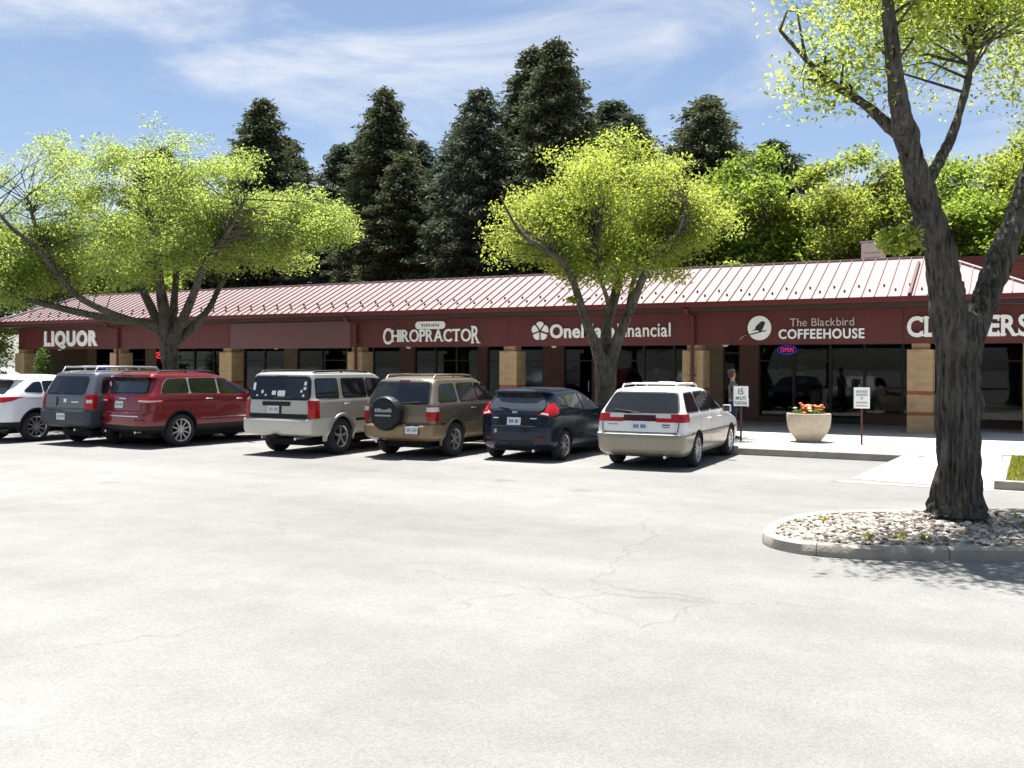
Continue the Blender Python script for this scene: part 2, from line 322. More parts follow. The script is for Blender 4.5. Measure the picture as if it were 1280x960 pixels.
# sidewalk slab; it stops at the wheelchair ramp, whose sloping flare closes the gap
mb = MB()
mb.box(-46, -2.30, KERB_Y + 0.16, 31.2, -0.1, SWZ)
mb.box(-2.30, 8.0, 21.9, 31.2, -0.1, SWZ - 0.002)
sw = mb.build('sidewalk', M['concrete']); tag(sw, 'wide pale concrete sidewalk in front of the shops', 'sidewalk', kind='structure')
for k in range(28):                       # tooled joints across the walk
    x = -44.5 + k * 1.53
    if x < -2.4 or x > -2.2:
        MB().box(x - 0.006, x + 0.006, (KERB_Y + 0.17) if x < -2.3 else 21.95, 27.0, SWZ - 0.01, SWZ + 0.0025).build('joint', M['joint'], sw)
MB().box(-46, 7.9, 24.0, 24.012, SWZ - 0.01, SWZ + 0.003).build('joint', M['joint'], sw)
# wheelchair ramp
mb = MB()
A = [(-2.75, 17.35, 0.006), (-0.57, 16.95, 0.006), (-0.57, 21.9, SWZ - 0.003), (-1.7, 21.9, SWZ - 0.003), (-2.30, 20.9, SWZ - 0.001), (-2.30, 21.9, SWZ - 0.003)]
mb.add(A, [(0, 1, 2, 3), (0, 3, 4), (4, 3, 5)])
o = mb.build('ramp', M['concrete']); tag(o, 'pale concrete wheelchair ramp beside the grass patch', 'ramp', kind='structure')
mb = MB(); mb.box(-2.9, 6, 16.70, 16.94, -0.05, 0.004);
o = mb.build('gutter', M['gutter_concrete']); tag(o, 'grey concrete gutter strip at the foot of the ramp', 'gutter', kind='structure')
# kerb stones along the bays, each 3 m casting a piece of its own, last one dipping down to the ramp
kb = empty('kerb'); tag(kb, 'concrete kerb running along the sidewalk edge in front of the cars', 'kerb', kind='structure')
xs = [-46 + 3 * k for k in range(15)]
for k, x in enumerate(xs):
    x1 = min(x + 2.992, -2.31)
    if x >= x1: continue
    m_ = MB(); m_.prism([(KERB_Y, -0.1), (KERB_Y + 0.158, -0.1), (KERB_Y + 0.158, SWZ + 0.004), (KERB_Y + 0.035, SWZ + 0.004), (KERB_Y + 0.012, SWZ - 0.012)], x, x1, 'yz')
    m_.build('kerb_stone', M['kerb'], kb)
m_ = MB(); y0, y1 = KERB_Y, KERB_Y + 0.158
m_.add([(-2.305, y0, -0.05), (-2.305, y1, -0.05), (-2.305, y1, SWZ + 0.004), (-2.305, y0 + 0.03, SWZ + 0.004), (-1.72, y0 + 0.1, 0.0), (-1.72, y1 + 0.1, 0.0), (-1.72, y1 + 0.1, 0.125), (-1.72, y0 + 0.12, 0.118)],
       [(0, 1, 2, 3), (4, 7, 6, 5), (0, 3, 7, 4), (3, 2, 6, 7), (2, 1, 5, 6), (0, 4, 5, 1)]); m_.build('kerb_stone', M['kerb'], kb)
# grass patch with its kerb
gk = empty('grass_kerb'); tag(gk, 'low concrete kerb round the lawn patch beside the ramp', 'kerb', kind='structure')
for (x0, x1) in ((-0.56, 2.4), (2.41, 5.4), (5.41, 8.4)): MB().box(x0, x1, 16.95, 17.12, -0.05, 0.14, 0.015).build('kerb_stone', M['kerb'], gk)
MB().box(-0.56, -0.40, 17.125, 21.88, -0.05, 0.135, 0.015).build('kerb_stone', M['kerb'], gk)
lawn = MB().box(-0.395, 8.4, 17.125, 21.88, -0.05, 0.128).build('lawn', M['soil']); tag(lawn, 'lawn patch soil under short grass beside the ramp', 'lawn', kind='structure')
rng = np.random.default_rng(3)
n = 9000; px = rng.uniform(-0.39, 3.0, n); py = rng.uniform(17.13, 21.8, n); hh = rng.uniform(0.05, 0.11, n); aa = rng.uniform(0, 6.28, n); le = rng.normal(0, 0.03, (n, 2))
v = np.zeros((n, 3, 3)); v[:, 0] = np.c_[px - .009 * np.cos(aa), py - .009 * np.sin(aa), np.full(n, .126)]; v[:, 1] = np.c_[px + .009 * np.cos(aa), py + .009 * np.sin(aa), np.full(n, .126)]; v[:, 2] = np.c_[px + le[:, 0], py + le[:, 1], .126 + hh * .8]
o = raw_mesh('grass', v.reshape(-1, 3), np.arange(3 * n).reshape(n, 3), M['grass_leaf']); tag(o, 'short yellow-green grass on the patch beside the ramp', 'grass', kind='stuff')
# tree island: kerb castings round a bed of river rock
ISL = [(-2.62, 10.55), (-2.70, 11.0), (-2.68, 11.5), (-2.55, 12.0), (-2.28, 12.42), (-1.78, 12.82), (-1.2, 13.16), (-0.3, 13.72), (0.8, 14.4), (2.0, 15.0), (3.4, 15.3), (4.4, 14.6), (4.3, 13.6), (3.0, 12.7), (1.5, 11.9), (0.2, 11.15), (-0.9, 10.6), (-1.6, 10.28), (-2.1, 10.2), (-2.42, 10.3)]
def loop_offset(poly, d):
    out = []; n = len(poly)
    for k in range(n):
        a, b, c = Vector(poly[k - 1]), Vector(poly[k]), Vector(poly[(k + 1) % n])
        t = (c - a).normalized(); out.append((b.x - t.y * d, b.y + t.x * d))
    return out
def dense(P, m=5):
    out = []; n = len(P)
    for i in range(n):
        p0, p1, p2, p3 = (Vector(P[(i + j) % n]) for j in (-1, 0, 1, 2))
        for k in range(m):
            t = k / m; out.append(tuple(.5 * ((2 * p1) + (p2 - p0) * t + (2 * p0 - 5 * p1 + 4 * p2 - p3) * t * t + (3 * p1 - p0 - 3 * p2 + p3) * t ** 3)))
    return out
ISL = dense([(x + .10 + (.06 if x < -1.5 else 0), y + .05) for x, y in ISL]); OUT = loop_offset(ISL, 0.14)
ik = empty('island_kerb'); tag(ik, 'pale rounded concrete kerb round the rock bed of the big tree', 'kerb', kind='structure')
n = len(ISL)
def lp(p, q, t): return (p[0] + (q[0] - p[0]) * t, p[1] + (q[1] - p[1]) * t)
STEP = 10
for k in range(0, n, STEP):
    rings = []
    for j in range(STEP + 1):
        i0, i1 = (k + j) % n, (k + j + 1) % n; t = .04 if j == 0 else 0
        if j == STEP: i1 = i0; i0 = (k + j - 1) % n; t = .96
        A_, B_ = lp(ISL[i0], ISL[i1], t), lp(OUT[i0], OUT[i1], t); w = .004 * mnoise.noise(Vector((A_[0] * 3, A_[1] * 3, 0)))
        rings.append([(*A_, -.05), (*A_, .112 + w), (*lp(A_, B_, .22), .130 + w), (*lp(A_, B_, .72), .127 + w), (*lp(A_, B_, .92), .105), (*B_, .0), (*B_, -.05)])
    q = 7; v_ = [p for r_ in rings for p in r_]
    f_ = [tuple(range(q)), tuple(range(len(v_) - 1, len(v_) - q - 1, -1))] + [(m * q + j, (m + 1) * q + j, (m + 1) * q + (j + 1) % q, m * q + (j + 1) % q) for m in range(STEP) for j in range(q)]
    MB().add(v_, f_).build('kerb_stone', M['kerb'], ik, smooth=45)
bed = mesh_obj('planting_bed', [(x, y, 0.045) for x, y in ISL], [tuple(range(n))], M['soil']); tag(bed, 'dark soil bed of the tree island', 'bed', kind='structure')
def inside(x, y, poly):
    c = False; j = len(poly) - 1
    for i in range(len(poly)):
        if (poly[i][1] > y) != (poly[j][1] > y) and x < (poly[j][0] - poly[i][0]) * (y - poly[i][1]) / (poly[j][1] - poly[i][1]) + poly[i][0]: c = not c
        j = i
    return c
def rocks():
    t = (1 + 5 ** .5) / 2
    bv = np.array([(-1, t, 0), (1, t, 0), (-1, -t, 0), (1, -t, 0), (0, -1, t), (0, 1, t), (0, -1, -t), (0, 1, -t), (t, 0, -1), (t, 0, 1), (-t, 0, -1), (-t, 0, 1)]) / 1.9
    bf = np.array([(0, 11, 5), (0, 5, 1), (0, 1, 7), (0, 7, 10), (0, 10, 11), (1, 5, 9), (5, 11, 4), (11, 10, 2), (10, 7, 6), (7, 1, 8), (3, 9, 4), (3, 4, 2), (3, 2, 6), (3, 6, 8), (3, 8, 9), (4, 9, 5), (2, 4, 11), (6, 2, 10), (8, 6, 7), (9, 8, 1)])
    V = []; F = []; k = 0; tries = 0
    while k < 13000 and tries < 120000:
        tries += 1
        x, y = rng.uniform(-2.75, 4.4), rng.uniform(10.1, 15.3)
        if not inside(x, y, ISL) or (k > 8500 and x > 1.2): continue
        s = rng.uniform(0.014, 0.034) if rng.random() < 0.92 else rng.uniform(0.034, 0.058)
        sx = s * rng.uniform(0.8, 1.35); sy = s * rng.uniform(0.7, 1.2); sz = s * rng.uniform(0.5, 0.85); a = rng.uniform(0, 6.28)
        p = bv * (1 + rng.normal(0, 0.09, (12, 1))) * (sx, sy, sz)
        p = np.c_[p[:, 0] * math.cos(a) - p[:, 1] * math.sin(a), p[:, 0] * math.sin(a) + p[:, 1] * math.cos(a), p[:, 2]] + (x, y, 0.07 + rng.uniform(0, 0.035))
        V.append(p); F.append(bf + 12 * k); k += 1
    o = raw_mesh('river_rock', np.concatenate(V), np.concatenate(F), M['rock_stone'], smooth=True)
    tag(o, 'pale and grey river rock filling the tree island bed', 'rocks', kind='stuff')
rocks()

n = 420; lx = rng.uniform(-2.6, 2.5, n * 4); ly = rng.uniform(10.2, 14.8, n * 4); ok = [inside(x, y, ISL) for x, y in zip(lx, ly)]; lx, ly = lx[ok][:n], ly[ok][:n]; n = len(lx); aa = rng.uniform(0, 6.28, n); ll = rng.uniform(.02, .05, n)
v = np.zeros((n, 4, 3)); v[:, 0] = np.c_[lx, ly, rng.uniform(.09, .13, n)]; v[:, 2] = v[:, 0] + np.c_[ll * np.cos(aa), ll * np.sin(aa), rng.normal(0, .008, n)]; md_ = (v[:, 0] + v[:, 2]) / 2; pr_ = np.c_[-np.sin(aa), np.cos(aa), np.zeros(n)] * ll[:, None] * .28
v[:, 1] = md_ + pr_; v[:, 3] = md_ - pr_ + [0, 0, .006]; o = raw_mesh('leaf_litter', v.reshape(-1, 3), np.arange(4 * n).reshape(n, 4), M['litter']); tag(o, 'dry fallen leaves scattered over the rock bed', 'leaf litter', kind='stuff')
W_ = ('in the rock bed by the near kerb nose', 'in the middle of three by the near kerb', 'at the inner end of the row by the near kerb', 'inside the far kerb left of the big trunk', 'in the rocks right of the big trunk', 'just behind the big trunk')
def weed(x, y, k):
    e_ = empty('weed', (x, y, .06)); tag(e_, 'small green weed tuft growing ' + W_[k], 'weed', 'weeds in the rock bed'); r2 = random.Random(k); m_ = MB()
    for j in range(14):
        a = r2.uniform(0, 6.28); l = r2.uniform(.06, .15); w = .012; d = Vector((math.cos(a), math.sin(a), 0)); t = Vector((-d.y, d.x, 0)) * w; p1 = d * l * .45 + Vector((0, 0, l * .7)); p2 = d * l + Vector((0, 0, l * .75))
        m_.add([-t * .4, t * .4, p1 + t, p1 - t, p2], [(0, 1, 2, 3), (3, 2, 4)])
    m_.build('leaves', M['grass_leaf'], e_)
for k, (x, y) in enumerate(((-1.55, 10.85), (-1.25, 11.0), (-1.0, 11.05), (-2.2, 11.9), (.4, 12.2), (-.2, 13.2))): weed(x, y, k)

# ------------------------------------------------------------------ the shopping arcade
YF, HB, HT = 27.51, 2.52, 3.475           # fascia plane and its lower and upper edge
YE, HE, YR, HR = 26.77, 3.72, 29.46, 4.97 # eave and roof edge
XL, XR = -40.2, 0.34
YS = 31.0                                  # shop fronts
mall = empty('shopping_arcade', (-20, 29, 0)); tag(mall, 'long single-storey shop arcade with pink metal roof and maroon fascia', 'building')
class LB(MB):                              # geometry in world coordinates, stored relative to the arcade
    def build(s, name, mats, parent=mall, smooth=None, **k):
        s.v = [(x + 20, y - 29, z) for x, y, z in s.v] ; return MB.build(s, name, mats, parent, smooth, **k)
SL = math.atan2(HR - HE, YR - YE)
roof = LB().prism([(YE + 0.1, HE - 0.05), (YR, HR - 0.05), (YR, HR - 0.25), (YE + 0.5, HE - 0.06)], XL + 2.6, XR - 2.6, 'yz').build('roof', M['soffit'])
PW = 0.32
def pan(x0, x1, full0, full1):
    """standing seam pan from eave up to the ridge or the hip; full0/full1: share of slope at its two sides"""
    def at(x, t, up=0): return (x, YE + (YR - YE) * t - math.sin(SL) * up, HE + (HR - HE) * t + math.cos(SL) * up)
    m_ = LB(); th = 0.012
    m_.add([at(x0 + .004, 0), at(x1 - .004, 0), at(x1 - .004, full1), at(x0 + .004, full0), at(x0 + .004, 0, -th), at(x1 - .004, 0, -th), at(x1 - .004, full1, -th), at(x0 + .004, full0, -th)],
           [(0, 1, 2, 3), (7, 6, 5, 4), (0, 4, 5, 1), (1, 5, 6, 2), (2, 6, 7, 3), (3, 7, 4, 0)])
    w = .010; m_.add([at(x0 - w, -.002, .002), at(x0 + w, -.002, .002), at(x0 + w, full0, .002), at(x0 - w, full0, .002), at(x0 - w * .7, -.002, .042), at(x0 + w * .7, -.002, .042), at(x0 + w * .7, full0, .042), at(x0 - w * .7, full0, .042)],
           [(7, 6, 5, 4), (0, 1, 5, 4), (1, 2, 6, 5), (2, 3, 7, 6), (3, 0, 4, 7)])
    return m_
def sh(x):                                  # share of the slope the roof covers at x (hips at both ends)
    d = YR - YE; return max(0.02, min(1.0, (x - XL) / d, (XR - x) / d))
npan = int((XR - XL) / PW); first = None; px0 = XL + 0.02
for k in range(npan):
    x0 = px0 + k * PW; x1 = x0 + PW
    if sh(x0) >= 1 and sh(x1) >= 1:
        if first is None: first = pan(x0, x1, 1, 1).build('roof_panel', M['roof_metal'], roof); fx = x0
        else: c_ = first.copy(); link(c_); c_.location = (x0 - fx, 0, 0)
    else: pan(x0, x1, sh(x0), sh(x1)).build('roof_panel', M['roof_metal'], roof)
# hipped ends and the back slope
for sx, xe in ((1, XR), (-1, XL)):
    d = YR - YE; hx = xe - sx * d
    for k in range(8):
        y0 = YE + k * 0.34; y1 = min(y0 + 0.335, YR)
        t0, t1 = (y0 - YE) / d, min((y1 - YE) / d, 1)
        m_ = LB(); m_.add([(xe, y0, HE), (xe, y1, HE), (xe - sx * d * t1, y1, HE + (HR - HE) * t1), (xe - sx * d * t0, y0, HE + (HR - HE) * t0)] + [(xe, y0, HE - .012), (xe, y1, HE - .012), (xe - sx * d * t1, y1, HE + (HR - HE) * t1 - .012), (xe - sx * d * t0, y0, HE + (HR - HE) * t0 - .012)],
                          [(0, 1, 2, 3), (7, 6, 5, 4), (0, 4, 5, 1), (1, 5, 6, 2), (2, 6, 7, 3), (3, 7, 4, 0)])
        m_.build('roof_panel', M['roof_metal'], roof)
    LB().tube([(xe, YE, HE + .03), (hx, YR, HR + .03)], 0.05, 6).build('hip_cap', M['roof_metal'], roof)
LB().box(XL + 2.6, XR - 2.6, YR - 0.07, YR + 0.09, HR - 0.02, HR + 0.035, 0.012).build('ridge_cap', M['roof_metal'], roof)
LB().prism([(YR + .02, HR - .02), (YR + 1.6, 4.25), (48, 4.25), (48, 4.0), (YR, 4.0)], XL + 1.0, XR - 1.0, 'yz').build('back_roof', M['maroon'], roof)
# heavier dark seam where two roof runs meet
xj = -2.84; m_ = LB(); m_.add([(xj - .05, YE - .02, HE + .01), (xj + .05, YE - .02, HE + .01), (xj + .05, YE + (YR - YE) * .82, HE + (HR - HE) * .82 + .01), (xj - .05, YE + (YR - YE) * .82, HE + (HR - HE) * .82 + .01)] + [(xj - .035, YE - .02, HE + .09), (xj + .035, YE - .02, HE + .09), (xj + .035, YE + (YR - YE) * .82, HE + (HR - HE) * .82 + .09), (xj - .035, YE + (YR - YE) * .82, HE + (HR - HE) * .82 + .09)],
      [(0, 1, 2, 3), (7, 6, 5, 4), (0, 4, 5, 1), (1, 5, 6, 2), (2, 6, 7, 3), (3, 7, 4, 0)]); m_.build('roof_seam', M['brown_wall'], roof)
sg = None
for k in range(4, npan - 4):
    x = px0 + (k + 0.5) * PW; t = 0.13 if k % 2 else 0.245
    if sh(x) < t + .05: continue
    y = YE + (YR - YE) * t; z = HE + (HR - HE) * t
    if sg is None:
        sg = LB().add([(x - .02, y - .005, z), (x + .02, y - .005, z), (x + .02, y + .08, z + .037), (x - .02, y + .08, z + .037), (x - .024, y + .015, z + .08), (x + .024, y + .015, z + .08), (x + .016, y + .035, z + .08), (x - .016, y + .035, z + .08)],
                      [(0, 1, 2, 3), (7, 6, 5, 4), (0, 4, 5, 1), (1, 5, 6, 2), (2, 6, 7, 3), (3, 7, 4, 0)]).build('snow_guard', M['dark_frame'], roof); g0 = (x, y, z)
    else: c_ = sg.copy(); link(c_); c_.location = (x - g0[0], y - g0[1], z - g0[2])
LB().prism([(YE - .10, HE + .004), (YE - .11, HE - .10), (YE - .07, HE - .13), (YE + .03, HE - .13), (YE + .05, HE - .02)], XL - .05, XR + .05, 'yz').build('gutter', M['maroon_gutter'])
LB().prism([(XL - .01, HE - .02)] * 0 + [(YE + .06, HE - .05), (YE + .06, HE - .20), (YE + .10, HE - .20), (YE + .10, HE - .05)], XL + .05, XR - .05, 'yz').build('eave_board', M['soffit'])  # darker than the maroon trim: the eave's shade is in its colour
LB().box(XL + .1, XR - .1, YE + .105, YF + .1, HT + .005, HT + .05).build('soffit', M['soffit'])
LB().box(XL + .6, XR - .5, YF + .13, YS + .1, 2.62, 2.70).build('arcade_ceiling', M['soffit'])
LB().box(XL + .6, XR - .45, YF + .12, YF + .16, 2.701, HT).build('fascia_back', M['soffit'])
COLX = [-2.66 - 6.158 * k for k in range(7)]
edges_ = [XL + .55, -33.25, -27.1, -21.05, -14.95, -8.85, -2.72 - .35, XR - .45]
for k in range(7):
    LB().box(edges_[k] + .006, edges_[k + 1] - .006, YF, YF + .11, HB, HT, .006).build('fascia_panel', M['maroon'])
LB().box(-26.98, -21.30, YF - .022, YF - .002, HB - .03, HT - .03, .004).build('sign_panel', M['maroon_panel'])['label'] = 'blank faded maroon sign panel on the fascia'
for x in edges_[:-1]:
    LB().box(x, XR - .45 if False else x + .01, YF - .004, YF + .05, HB + .01, HT - .01).build('fascia_joint', M['joint_maroon'])
# brick columns with two red courses and a narrow neck
def column(x, parent_y=YF):
    e = empty('column', (x + 20, parent_y + .33 - 29, 0), 0, mall)
    h = .315
    MB().box(-h, h, -h, h, SWZ, .62).build('shaft', M['tan_block'], e)
    MB().box(-h + .006, h - .006, -h + .006, h - .006, .62, .72).build('red_course', M['red_block'], e)
    MB().box(-h, h, -h, h, .72, 1.17).build('shaft', M['tan_block'], e)
    MB().box(-h + .006, h - .006, -h + .006, h - .006, 1.17, 1.27).build('red_course', M['red_block'], e)
    MB().box(-h, h, -h, h, 1.27, 2.36).build('shaft', M['tan_block'], e)
    MB().box(-.21, .21, -.21, .21, 2.36, 2.615).build('neck', M['tan_block'], e)
    return e
c0 = column(COLX[0])
for x in COLX[1:]:
    c_ = copy_tree(c0, mall); c_.location.x = x + 20
for x in (-8.80, -21.02, -33.2):
    m_ = LB(); m_.tube([(x, YE, HE - .15), (x, YE + .1, HE - .28), (x, YF - .08, HT - .12), (x, YF - .08, 0.4), (x, YF - .18, .24)], .055, 6)
    m_.build('downspout', M['maroon'])
    for z in (2.7, 1.6): LB().box(x - .08, x + .08, YF - .14, YF - .01, z, z + .04).build('downspout_strap', M['maroon'])
# shop front: bays of glazing, doors, curtains and wall
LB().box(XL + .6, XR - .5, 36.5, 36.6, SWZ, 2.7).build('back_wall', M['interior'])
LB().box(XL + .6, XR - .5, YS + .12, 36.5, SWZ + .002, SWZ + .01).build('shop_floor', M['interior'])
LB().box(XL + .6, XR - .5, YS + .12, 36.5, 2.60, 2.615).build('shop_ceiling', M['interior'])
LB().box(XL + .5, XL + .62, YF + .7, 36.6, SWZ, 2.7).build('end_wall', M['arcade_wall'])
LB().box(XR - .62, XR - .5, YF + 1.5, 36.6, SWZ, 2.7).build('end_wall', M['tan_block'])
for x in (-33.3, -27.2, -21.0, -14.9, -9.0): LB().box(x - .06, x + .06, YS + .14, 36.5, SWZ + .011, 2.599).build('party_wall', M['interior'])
def glazing(x0, x1, sill=0.32, rails=(2.05,), mull=1.25, door=None, curtain=False):
    n = max(1, round((x1 - x0) / mull)); w = (x1 - x0) / n
    if sill > .2: LB().box(x0, x1, YS - .02, YS + .1, SWZ, sill).build('bulkhead', M['brown_wall'])
    for k in range(n):
        a, b = x0 + k * w, x0 + (k + 1) * w
        isd = door is not None and k in door; lo = SWZ + .02 if isd else max(sill, SWZ + .02)
        e = empty('door' if isd else 'window', ((a + b) / 2 + 20, YS - 29, 0), 0, mall); h = (b - a) / 2
        fr = .045
        zs = [lo] + [r for r in rails if r > lo] + [2.62]
        m_ = MB(); m_.box(-h, -h + fr, -.03, .06, lo, 2.61); m_.box(h - fr, h - .002, -.03, .06, lo, 2.61)
        for z in zs: m_.box(-h + fr, h - fr, -.028, .058, z - (.05 if z > 2.5 else 0), z + (.0 if z > 2.5 else (.16 if isd and z == lo else .05)))
        m_.build('frame', M['dark_frame'], e)
        for q in range(len(zs) - 1):
            MB().box(-h + fr, h - fr, .01, .018, zs[q] + (.16 if isd and q == 0 else .05), zs[q + 1] - (.05 if zs[q + 1] > 2.5 else 0)).build('pane', M['shop_glass'], e)
        if isd:
            MB().tube([(h - .13, -.03, 1.0), (h - .13, -.09, 1.02), (h - .13, -.09, 1.35), (h - .13, -.03, 1.37)], .014, 6).build('handle', M['steel'], e)
        if curtain:
            MB().box(-h + .05, h - .05, .10, .11, lo, 2.55).build('curtain', M['curtain'], e)
def wall(x0, x1, m='arcade_wall', proud=.0): LB().box(x0, x1, YS - .06 - proud, YS + .12, SWZ, 2.618).build('wall_pier', M[m])
wall(-39.55, -38.9); glazing(-38.9, -37.7, door=None); wall(-37.7, -36.9); glazing(-36.9, -35.6, .32); wall(-35.6, -34.9); glazing(-34.9, -30.2, .32, door=(1,)); wall(-30.2, -29.6, 'brown_wall')
glazing(-29.6, -27.4, .9, door=None); wall(-27.4, -26.7); glazing(-26.7, -21.6, .32, door=(2,)); wall(-21.6, -20.9, 'brown_wall')
glazing(-20.9, -18.1, .5, mull=.95, curtain=True); wall(-18.1, -17.7, 'brown_wall'); glazing(-17.7, -15.4, .32); wall(-15.4, -14.6, 'brown_wall')
glazing(-14.6, -13.5, .32, door=(0,)); wall(-13.5, -12.7, 'brown_wall'); glazing(-12.7, -9.5, .7); wall(-9.5, -8.9)
glazing(-8.9, -8.35, .32, rails=(1.55, 2.3)); wall(-8.35, -7.75, 'brown_wall'); glazing(-7.75, -5.55, .32, mull=1.1); glazing(-5.55, -4.55, SWZ, door=(0,)); glazing(-4.55, -2.4, .45, rails=(2.2,)); wall(-2.4, -1.55, 'brown_wall'); glazing(-1.55, -.2, .32)
# ceiling lamps under the arcade
for x in (-38.0, -31.6, -25.5, -19.4, -13.73, -8.09, -2.29):
    e = empty('ceiling_lamp', (x + 20, 28.35 - 29, 2.62), 0, mall)
    MB().lathe([(.075, 0), (.075, -.03), (.06, -.035)], 14).build('rim', M['steel'], e)
    MB().lathe([(.001, -.15), (.06, -.135), (.10, -.09), (.105, -.05), (.07, -.03)], 16).build('globe', M['lamp_globe'], e, smooth=60)
# papers taped inside the glass
for (x, z, w, h) in ((-31.76, 1.6, .72, .5), (-6.46, 2.05, .26, .1), (-6.40, 1.87, .28, .14), (-6.46, 1.66, .26, .12), (-6.40, 1.45, .28, .15), (-7.35, 1.82, .22, .06), (-6.95, 1.82, .4, .07), (-33.9, 2.1, .3, .05), (-33.9, 1.95, .3, .05), (-11.2, 1.75, .14, .22), (-9.75, 1.95, .12, .1), (-19.9, 1.8, .12, .1)):
    LB().box(x - w / 2, x + w / 2, YS + .022, YS + .026, z - h / 2, z + h / 2).build('poster', M['paper'])

# ------------------------------------------------------------------ lettering and signs
def glyph(ch, h, w, bold=0.0, depth=0.05):
    """one character as a mesh w wide, h high, standing in the xz plane with its face towards -y"""
    cu = bpy.data.curves.new('letter', 'FONT'); cu.body = ch; cu.size = 1; cu.extrude = 0.02; cu.offset = bold; cu.resolution_u = 4
    ob = bpy.data.objects.new('letter', cu); link(ob); dg = bpy.context.evaluated_depsgraph_get()
    me = bpy.data.meshes.new_from_object(ob.evaluated_get(dg)); bpy.data.objects.remove(ob); bpy.data.curves.remove(cu)
    co = np.array([v.co[:] for v in me.vertices]); return me, co
def word(text, parent, x0, x1, z0, cap, m, bold=0.012, depth=0.05, gap=0.10, heights=None, serif=0, squeeze=None):
    """letters as separate parts between x0 and x1 (local), cap height cap"""
    ref = glyph('H', 1, 1)[1]; capu = ref[:, 1].max() - ref[:, 1].min(); base = ref[:, 1].min()
    gs = [(c, *glyph(c, 1, 1, bold)) if c != ' ' else (c, None, None) for c in text]
    ws = []
    for c, me, co in gs: ws.append(0.32 * capu if c == ' ' else (co[:, 0].max() - co[:, 0].min()))
    total = sum(ws) + gap * capu * (len(ws) - 1); kx = (x1 - x0) / total; x = x0
    for i, ((c, me, co), w) in enumerate(zip(gs, ws)):
        if me is not None:
            s = cap / capu; hs = (heights or {}).get(i, (1.0, 0.0))
            co2 = np.c_[(co[:, 0] - co[:, 0].min()) * kx + x, -(co[:, 2] - co[:, 2].min()) / (co[:, 2].max() - co[:, 2].min()) * depth, (co[:, 1] - base) * s * hs[0] + z0 + hs[1]]
            if serif and c in SERIFS:
                lw = w * kx; zb, zt = z0 + hs[1], z0 + hs[1] + cap * hs[0]
                mb_ = MB(); mb_.v = [tuple(v) for v in co2]; mb_.f = [tuple(p.vertices) for p in me.polygons]; mb_.i = [0] * len(mb_.f)
                for (fx, top) in SERIFS[c]:
                    zz = zt if top else zb; d = serif
                    if fx == 'c': mb_.box(x + lw * .80, x + lw * .94, -depth * .97, -.001, zz - (d * 2.6 if top else -.0), zz + (0 if top else d * 2.6))
                    else: mb_.box(x + lw * fx - d * 1.6, x + lw * fx + d * 1.6, -depth * .97, -.001, zz - (d if top else 0), zz + (0 if top else d))
                mb_.build('letter', m, parent)
            else:
                for v, p in zip(me.vertices, co2): v.co = p
                me.materials.clear(); me.materials.append(m); me.update(); o_ = bpy.data.objects.new('letter', me); link(o_); o_.parent = parent
        x += w * kx + gap * capu * kx
SERIFS = {'H': [(.1, 0), (.1, 1), (.9, 0), (.9, 1)], 'I': [(.5, 0), (.5, 1)], 'R': [(.1, 0), (.1, 1), (.92, 0)], 'P': [(.1, 0), (.1, 1)], 'A': [(.06, 0), (.94, 0)], 'T': [(.5, 0)], 'C': [('c', 1), ('c', 0)], 'L': [(.12, 0), (.12, 1), ('c', 0)], 'E': [(.1, 0), (.1, 1), ('c', 0), ('c', 1)], 'N': [(.1, 0), (.1, 1), (.9, 1)]}
FY = YF - .006
e = empty('shop_sign', (-36.15, FY, 0)); tag(e, 'white block letters LIQUOR on the maroon fascia', 'sign')
word('LIQUOR', e, -1.71, 1.71, 2.69, .57, M['white_sign'], bold=.055, gap=.10)
e = empty('shop_sign', (-17.94, FY, 0)); tag(e, 'white serif letters CHIROPRACTOR under a small oval plate', 'sign')
word('CHIROPRACTOR', e, -1.92, 1.92, 2.70, .40, M['white_sign'], bold=.012, gap=.09, serif=.035, heights={0: (1.32, -.075), 11: (1.40, -.07)})
pl = []
for k in range(8): a = math.pi / 2 + math.pi * k / 7; pl.append((-.47 + .13 * math.cos(a), 3.245 + .13 * math.sin(a)))
for k in range(8): a = -math.pi / 2 + math.pi * k / 7; pl.append((.47 + .13 * math.cos(a), 3.245 + .13 * math.sin(a)))
op = MB().prism(pl, -.03, 0).build('plate', M['white_sign'], e); m_ = MB(); q_ = -.34
for k, w in enumerate((.09, .05, .08, .07, .05, .1, .06, .08)): m_.box(q_, q_ + w * .72, -.034, -.029, 3.20, 3.28 if k % 3 else 3.295); q_ += w + .02
m_.build('plate_lettering', M['print_dark'], op)
e = empty('shop_sign', (-11.78, FY, 0)); tag(e, 'white letters OneMain Financial with a five-petal emblem, partly behind a trunk', 'sign')
for k in range(5):
    a = math.pi / 2 + 2 * math.pi * k / 5; r1 = .30; hw = .56; P_ = [(.05 * math.cos(a), .05 * math.sin(a))]
    for j in range(7):
        b_ = a + hw * (j / 6 * 2 - 1) * .93; rr = r1 * (1 - .13 * abs(j / 3 - 1) ** 3); P_.append((rr * math.cos(b_), rr * math.sin(b_)))
    P_ = [(x - 2.01, z + 2.99) for x, z in P_]; MB().prism(P_, -.05, 0).build('petal', M['white_sign'], e)
word('OneMain', e, -1.66, .52, 2.78, .40, M['white_sign'], bold=.03, gap=.10); word('Financial', e, .62, 2.30, 2.78, .40, M['white_sign'], bold=.008, gap=.13)
e = empty('shop_sign', (-5.5, FY, 0)); tag(e, 'The Blackbird COFFEEHOUSE lettering beside a round bird emblem', 'sign')
word('The Blackbird', e, -.51, 1.19, 3.02, .22, M['thin_letter'], bold=-.004, gap=.16, depth=.03); word('COFFEEHOUSE', e, -.82, 1.46, 2.68, .25, M['white_sign'], bold=.026, gap=.16)
